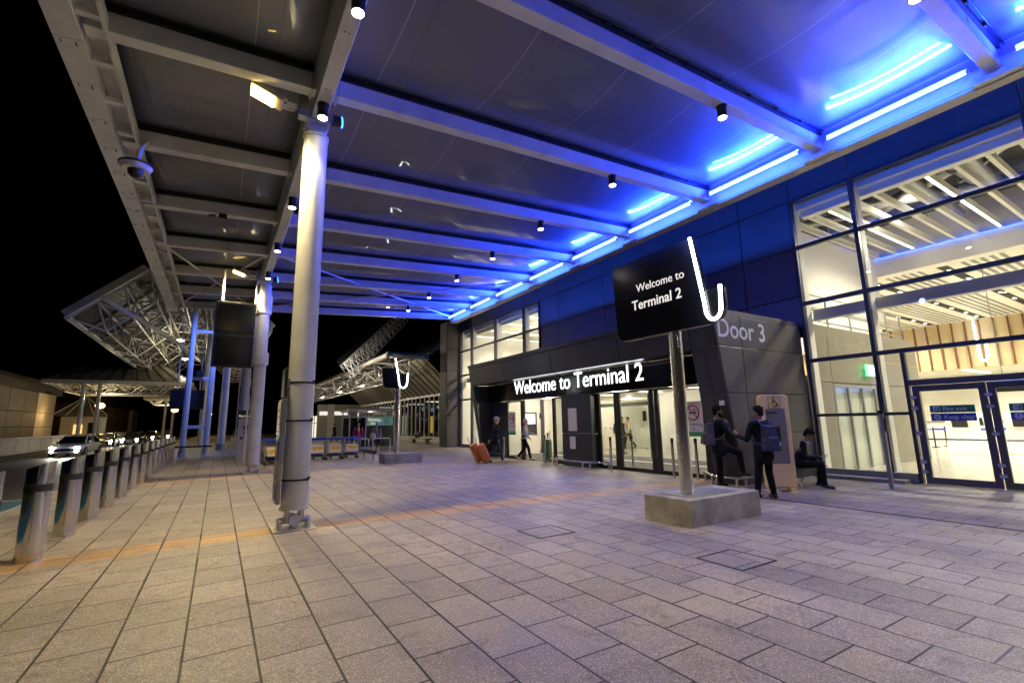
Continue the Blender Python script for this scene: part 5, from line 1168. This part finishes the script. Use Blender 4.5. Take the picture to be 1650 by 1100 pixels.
# columns of the far walkway, planter
for i, (x, y) in enumerate(((.3, 40), (.3, 52), (.35, 66))):
    t = thing('walkway_column', '%s pale column from the camera along the far walkway' % ORD[i], 'column', (x, y, 0), 0, 'pale columns of the far walkway')
    MB().cyl((x,y,-.02),(x,y,10.6), .2, n=20).build('shaft', 'steel', t, smooth=True); MB().cyl((x,y,-.02),(x,y,.4), .34, n=20).build('collar', 'concrete', t, smooth=True)
t = thing('planter', 'concrete planter with low plants on the far walkway', 'planter', (2.2, 50, 0)); MB().box(1.3, 3.2, 48, 60, 0, .55).build('trough', 'concrete', t, bevel=.03)
b = MB(); random.seed(11)
for i in range(420):
    c = V(random.uniform(1.4,3.1), random.uniform(48.1,59.8), random.uniform(.5,1.1)); d = V(random.uniform(-1,1),random.uniform(-1,1),random.uniform(.2,1)).normalized()*random.uniform(.15,.32); e = d.orthogonal().normalized()*.05
    b.add([c, c+d*.5+e, c+d, c+d*.5-e], [(0,1,2,3)])
b.build('foliage', 'plantgreen', t)
for i, (x, y, lb) in enumerate(((-5.5, 84, 'amber globe street lamp across the road, left of the ladder-shaped tower'), (-1.6, 110, 'amber globe street lamp far down the walkway behind the ladder-shaped tower'), (-11.2, 68, 'amber globe street lamp by the large hipped shelter'))):
    t = thing('street_lamp', lb, 'street lamp', (x, y, -.2), 0, 'amber globe street lamps'); MB().cyl((x,y,-.2),(x,y,3.9), .07, .05, 10).build('post', 'black', t); MB().ell((x,y,4.15), (.42,.42,.3)).build('globe', 'amber', t, smooth=True)
    lamp('globe_light', 'POINT', (x, y-.5, 4.2), 60, (1,.55,.15), t, None, shadow_soft_size=.3)

# parapet and buildings across the road
t = thing('parapet', 'pale panelled parapet along the far side of the road', 'parapet', (-13, 60, -.2))
y = 30.0
while y < 108: MB().box(-13.12, -13, y+.03, y+2.97, -.2, .92).build('parapet_panel', 'mud', t, bevel=.02); y += 3.0
MB().box(-13.2, -12.92, 30, 108, .93, 1.06).build('coping', 'steel_old', t)
t = thing('car_park_building', 'grey panelled car park block with a rounded pale corner across the road', 'building', (-20, 58, -.2))
y = 36.0
while y < 65:
    for z0, z1 in ((-.2, 1.9), (1.94, 3.4), (3.44, 5.5)): MB().box(-16.6, -16.2, y+.03, y+3.97, z0, z1).build('wall_panel', 'blockwall', t, bevel=.02)
    y += 4.0
for z0, z1 in ((-.2, 1.9), (1.94, 3.4), (3.44, 5.5)):
    b = MB(); arc = [(-16.2, 68.04, z0), (-16.2, 74.2, z0), (-16.7, 75.8, z0), (-18, 76.6, z0), (-20, 76.8, z0), (-20, 68.04, z0)]; b.prism(arc, (0,0,z1-z0)); b.build('corner_panel', 'mud', t, bevel=.02)
MB().box(-40, -16.3, 36, 77, 5.55, 6.8).build('roof', 'roofdark', t); MB().box(-40, -20.1, 37, 76, -.2, 5.5).build('core', 'roofdark', t)
lamp('wall_light', 'POINT', (-15.2, 70, 3.2), 30, (1,.62,.2), t, None, shadow_soft_size=.2)
t = thing('entrance_kiosk', 'small pyramid-roofed kiosk beside the car park block', 'kiosk', (-14.5, 79, -.2))
b = MB(); b.hexa([(-16.5,74.5,3.2),(-11.5,74.5,3.2),(-11.5,79.5,3.2),(-16.5,79.5,3.2)], [(-14.1,76.9,5.6),(-13.9,76.9,5.6),(-13.9,77.1,5.6),(-14.1,77.1,5.6)]); b.build('pyramid_roof', 'roofglaze', t)
b = MB(); 
for f in (0, .25, .5, .75, 1): b.cyl((-16.5+5*f,74.45,3.25), (-14,76.9,5.65), .05, n=5)
b.build('roof_rib', 'steel', t); MB().box(-15.8,-12.2,75.5,79,-.2,3.15).build('wall', 'mud', t); MB().box(-14.6,-13.8,75.44,75.49,-.2,2.2).build('door', 'amberdim', t); MB().box(-13.3,-12.5,75.44,75.49,-.2,2.4).build('window', 'carglass', t)
t = thing('brick_block', 'brown clad block with a dark roof farther along the road', 'building', (-18, 110, -.2))
MB().box(-30,-16.2,90,134,-.2,5.4).build('wall', 'brown', t); MB().box(-31,-16,89,135,5.45,8.6).build('roof', 'roofdark', t); MB().box(-16.19,-15.6,128,136,-.2,5.6).build('pale_pier', 'mud', t, bevel=.05)

# ------------------------------------------------------------------ far terminal with space-frame eaves
t = thing('far_terminal', 'older terminal wing with space-frame eaves and a dark mullioned glass wall', 'terminal', (13, 60, FL))
ex, ez = 10.62, 6.9
MB().box(ex-.12, ex, 35, 100, ez-.3, ez).build('eave_fascia', 'steel_old', t, bevel=.01)
MB().box(ex-.12, 13.9, 34.9, 35, ez-.1, ez+.12).build('gable_fascia', 'bluepaint', t)
MB().hexa([(13.9,34.9,ez-.1),(16.2,34.9,ez+2.2),(16.2,35,ez+2.2),(13.9,35,ez-.1)], [(13.9,34.9,ez+.12),(16.2,34.9,ez+2.42),(16.2,35,ez+2.42),(13.9,35,ez+.12)]).build('gable_fascia', 'bluepaint', t)
MB().hexa([(ex-.1,35.05,ez+.02),(14,35.05,ez+.02),(14,100,ez+.02),(ex-.1,100,ez+.02)], [(ex,35.05,ez+.14),(14,35.05,ez+.14),(14,100,ez+.14),(ex,100,ez+.14)]).build('roof_deck', 'roofdark', t)
MB().hexa([(14,35.05,ez+.1),(24,35.05,ez+6),(24,100,ez+6),(14,100,ez+.1)], [(14,35.05,ez+.3),(24,35.05,ez+6.3),(24,100,ez+6.3),(14,100,ez+.3)]).build('roof_slope', 'roofdark', t)
b = MB(); sframe(b, (ex+.2,35.3,ez-.2), (3.2,0,0), (0,64,0), 2, 15, 1.3, (0,0,-1), .065, .05); b.build('space_frame', 'steel', t, smooth=True)
# louvred soffit down to the glass wall
MB().hexa([(13.6,35.2,ez-.1),(16.45,35.2,4.2),(16.45,66,4.2),(13.6,66,ez-.1)], [(13.6,35.2,ez),(16.45,35.2,4.3),(16.45,66,4.3),(13.6,66,ez)]).build('sloped_soffit', 'soffit', t)
b = MB(); y = 35.6
while y < 65.8: b.hexa([(13.6,y,ez-.16),(16.4,y,4.13),(16.4,y+.16,4.13),(13.6,y+.16,ez-.16)], [(13.6,y,ez-.105),(16.4,y,4.185),(16.4,y+.16,4.185),(13.6,y+.16,ez-.105)]); y += 1.3
b.build('louvre', 'black', t)
MB().box(16.42,16.6,34,66,4.0,4.2).build('glass_head', 'steel', t)
y = 34.2
while y < 66: MB().box(16.42,16.56,y-.04,y+.04,.4,4.0).build('mullion', 'steel_old', t); y += 1.15
MB().box(16.5,16.52,34.2,66,.4,4.0).build('glass_wall', 'glass_dark', t); MB().box(16.3,16.6,34,66,FL,.38).build('sill', 'steel_old', t)
MB().box(22,22.2,34,66,FL,4).build('inner_wall', 'roofglaze', t); b = MB(); random.seed(5)
for i in range(16): y = random.uniform(35,64); z = random.uniform(1.9,3.4); b.box(21.9,21.98,y,y+random.uniform(.3,1.2),z,z+random.uniform(.1,.5))
b.build('inner_sign', 'screen', t); b = MB()
for i in range(12): y = random.uniform(35,64); b.box(18,20,y,y+.12,3.75,3.8)
b.build('inner_light', 'ledfin', t); MB().box(21.85,21.89,38,40.5,.6,2.4).build('red_panel', 'red', t)
lamp('inner_lamp', 'POINT', (19,45,3.2), 60, (1,.85,.6), t, None, shadow_soft_size=.2)
MB().box(11.0,16.6,66.1,66.6,FL,4.3).build('return_wall', 'soffit', t); MB().box(12.2,13.0,65.7,66.09,FL,4.3).build('pier', 'steel_old', t)
MB().hexa([(10.7,66,ez-.4),(16,66,ez-.4),(16,66.5,ez-.4),(10.7,66.5,ez-.4)], [(10.7,66,ez-.2),(16,66,ez-.2),(16,66.5,ez-.2),(10.7,66.5,ez-.2)]).build('beam', 'steel_old', t)
MB().box(11.2,14.8,66.04,66.09,2.9,3.4).build('shop_fascia', 'letter_dim', t); MB().box(8.2,12.1,71,71.2,FL,2.9).build('lit_shopfront', 'shopglow', t)
b = MB(); 
for x in (8.2,9.0,9.8,10.6,11.4,12.05): b.box(x-.04,x+.04,70.9,70.99,FL,2.9)
b.box(8.2,12.1,70.9,70.99,1.9,1.98); b.build('shopfront_frame', 'black', t)
t2 = thing('yellow_poster', 'lit yellow poster panel by the far shop front', 'poster', (7.6, 62, 0)); MB().box(7.3,8.0,62,62.15,.3,2.6).build('panel', 'yellowglow', t2, bevel=.02); MB().box(7.2,8.1,61.98,62.17,FL,.28).build('base', 'black', t2)
for y in (38, 47, 57, 68): lamp('eave_light', 'POINT', (11.8,y,5.0), P_FRAME*.8, (1,.86,.58), t, None, shadow_soft_size=.12); MB().ell((11.8,y,5.35), (.16,.16,.1)).build('eave_lamp', 'warm_soft', t, smooth=True)
# high lattice truss on the roof of the older wing
t = thing('roof_truss', 'raking lattice truss rising over the dark roof of the older wing', 'truss', (11, 48, 7)); b = MB(); P, Q = V(8.9,42,6.8), V(17.2,52,14.6); wv_ = V(.9,-.2,.95)*1.0; n = 13
for k in range(n):
    a, c = P.lerp(Q, k/n), P.lerp(Q, (k+1)/n)
    for off in (V(0,0,0), V(0,1.4,0)):
        b.cyl(a+off, c+off, .06, n=5); b.cyl(a+off+V(.9,0,-1.1), c+off+V(.9,0,-1.1), .06, n=5); b.cyl(a+off, c+off+V(.9,0,-1.1), .05, n=5); b.cyl(c+off, a+off+V(.9,0,-1.1), .05, n=5); b.cyl(a+off, a+off+V(.9,0,-1.1), .05, n=5)
b.build('lattice', 'steel', t, smooth=True); lamp('truss_fill_light', 'POINT', (8.4, 40, 7.6), 260, (1,.88,.7), t, None, shadow_soft_size=.05); MB().hexa([P+V(.6,2,-.6), Q+V(.6,2,-.6), Q+V(.6,2.2,-.6), P+V(.6,2.2,-.6)], [P+V(-.2,2,.5), Q+V(-.2,2,.5), Q+V(-.2,2.2,.5), P+V(-.2,2.2,.5)]).build('rear_sheet', 'roofdark', t)  # point lamp added without a fitting to brighten the lattice

# smoking shelter
t = thing('smoking_shelter', 'glass smoking shelter with a green Smoking Area board', 'shelter', (9.2, 33, -.05))
b = MB(); X0, X1, Y0, Y1, Z1 = 7.55, 10.75, 33, 35.2, 2.45
for x in (X0, 8.62, 10.6, X1):
    for y in (Y0, Y1): b.box(x-.04,x+.04,y-.04,y+.04,-.06,Z1)
for z in (.05, 2.1): b.box(X0,X1,Y0-.03,Y0+.03,z-.03,z+.03); b.box(X0,X1,Y1-.03,Y1+.03,z-.03,z+.03)
b.build('frame', 'alu', t); MB().box(X0-.15,X1+.15,Y0-.2,Y1+.15,Z1,Z1+.16).build('roof', 'alu', t, bevel=.02)
MB().box(X0,X1,Y0-.005,Y0+.005,.08,2.07).build('glass', 'glass_dark', t); MB().box(X0,X1,Y1-.005,Y1+.005,.08,2.07).build('glass', 'glass_dark', t)
s = MB().box(8.68,10.5,Y0-.06,Y0-.04,1.5,2.08).build('green_board', 'greenglow', t); text('lettering', 'Smoking', .24, (8.78,Y0-.065,1.82), (1,0,0), (0,0,1), 'letter_dim', s, .001); text('lettering', 'Area', .24, (8.95,Y0-.065,1.57), (1,0,0), (0,0,1), 'letter_dim', s, .001)
b = MB(); b.tube([(10.05+.18*math.cos(a),Y0-.066,1.82+.18*math.sin(a)) for a in [2*math.pi*i/20 for i in range(20)]], .02, 5, True); b.box(9.95,10.2,Y0-.068,Y0-.062,1.8,1.83); b.build('smoking_symbol', 'signblue', s)
MB().box(8.0,10.2,34.6,34.95,.4,.46).build('seat', 'alu', t); lamp('shelter_lamp', 'POINT', (9.2,34,2.2), 25, (1,.88,.65), t, None, shadow_soft_size=.1)
t = thing('low_bench', 'pale low bench with a dark bag in front of the older glass wall', 'bench', (15, 38, FL)); MB().box(14.2,14.7,36,40,.3,.42).build('seat', 'concrete', t, bevel=.01); MB().box(14.3,14.6,36.3,36.6,FL,.3).build('leg', 'concrete', t); MB().box(14.3,14.6,39.4,39.7,FL,.3).build('leg', 'concrete', t)
t = thing('holdall', 'dark holdall resting on the pale low bench', 'bag', (14.4, 38.2, .42)); MB().ell((14.45,38.6,.68), (.3,.55,.27)).build('bag', 'packgrey', t, smooth=True); MB().tube([(14.4,38.3,.85),(14.4,38.5,1.05),(14.4,38.9,.88)], .02, 6).build('strap', 'packgrey', t)
# lamp standards seen far down the walkway
t = thing('lamp_standard', 'slim lamp standard far down the dark walkway', 'lamp post', (4.2, 90, 0)); MB().cyl((4.2,90,0),(4.2,90,6.5),.09,.06,8).build('post', 'steel', t); MB().box(3.6,4.25,89.9,90.1,6.45,6.55).build('lantern', 'steel', t)
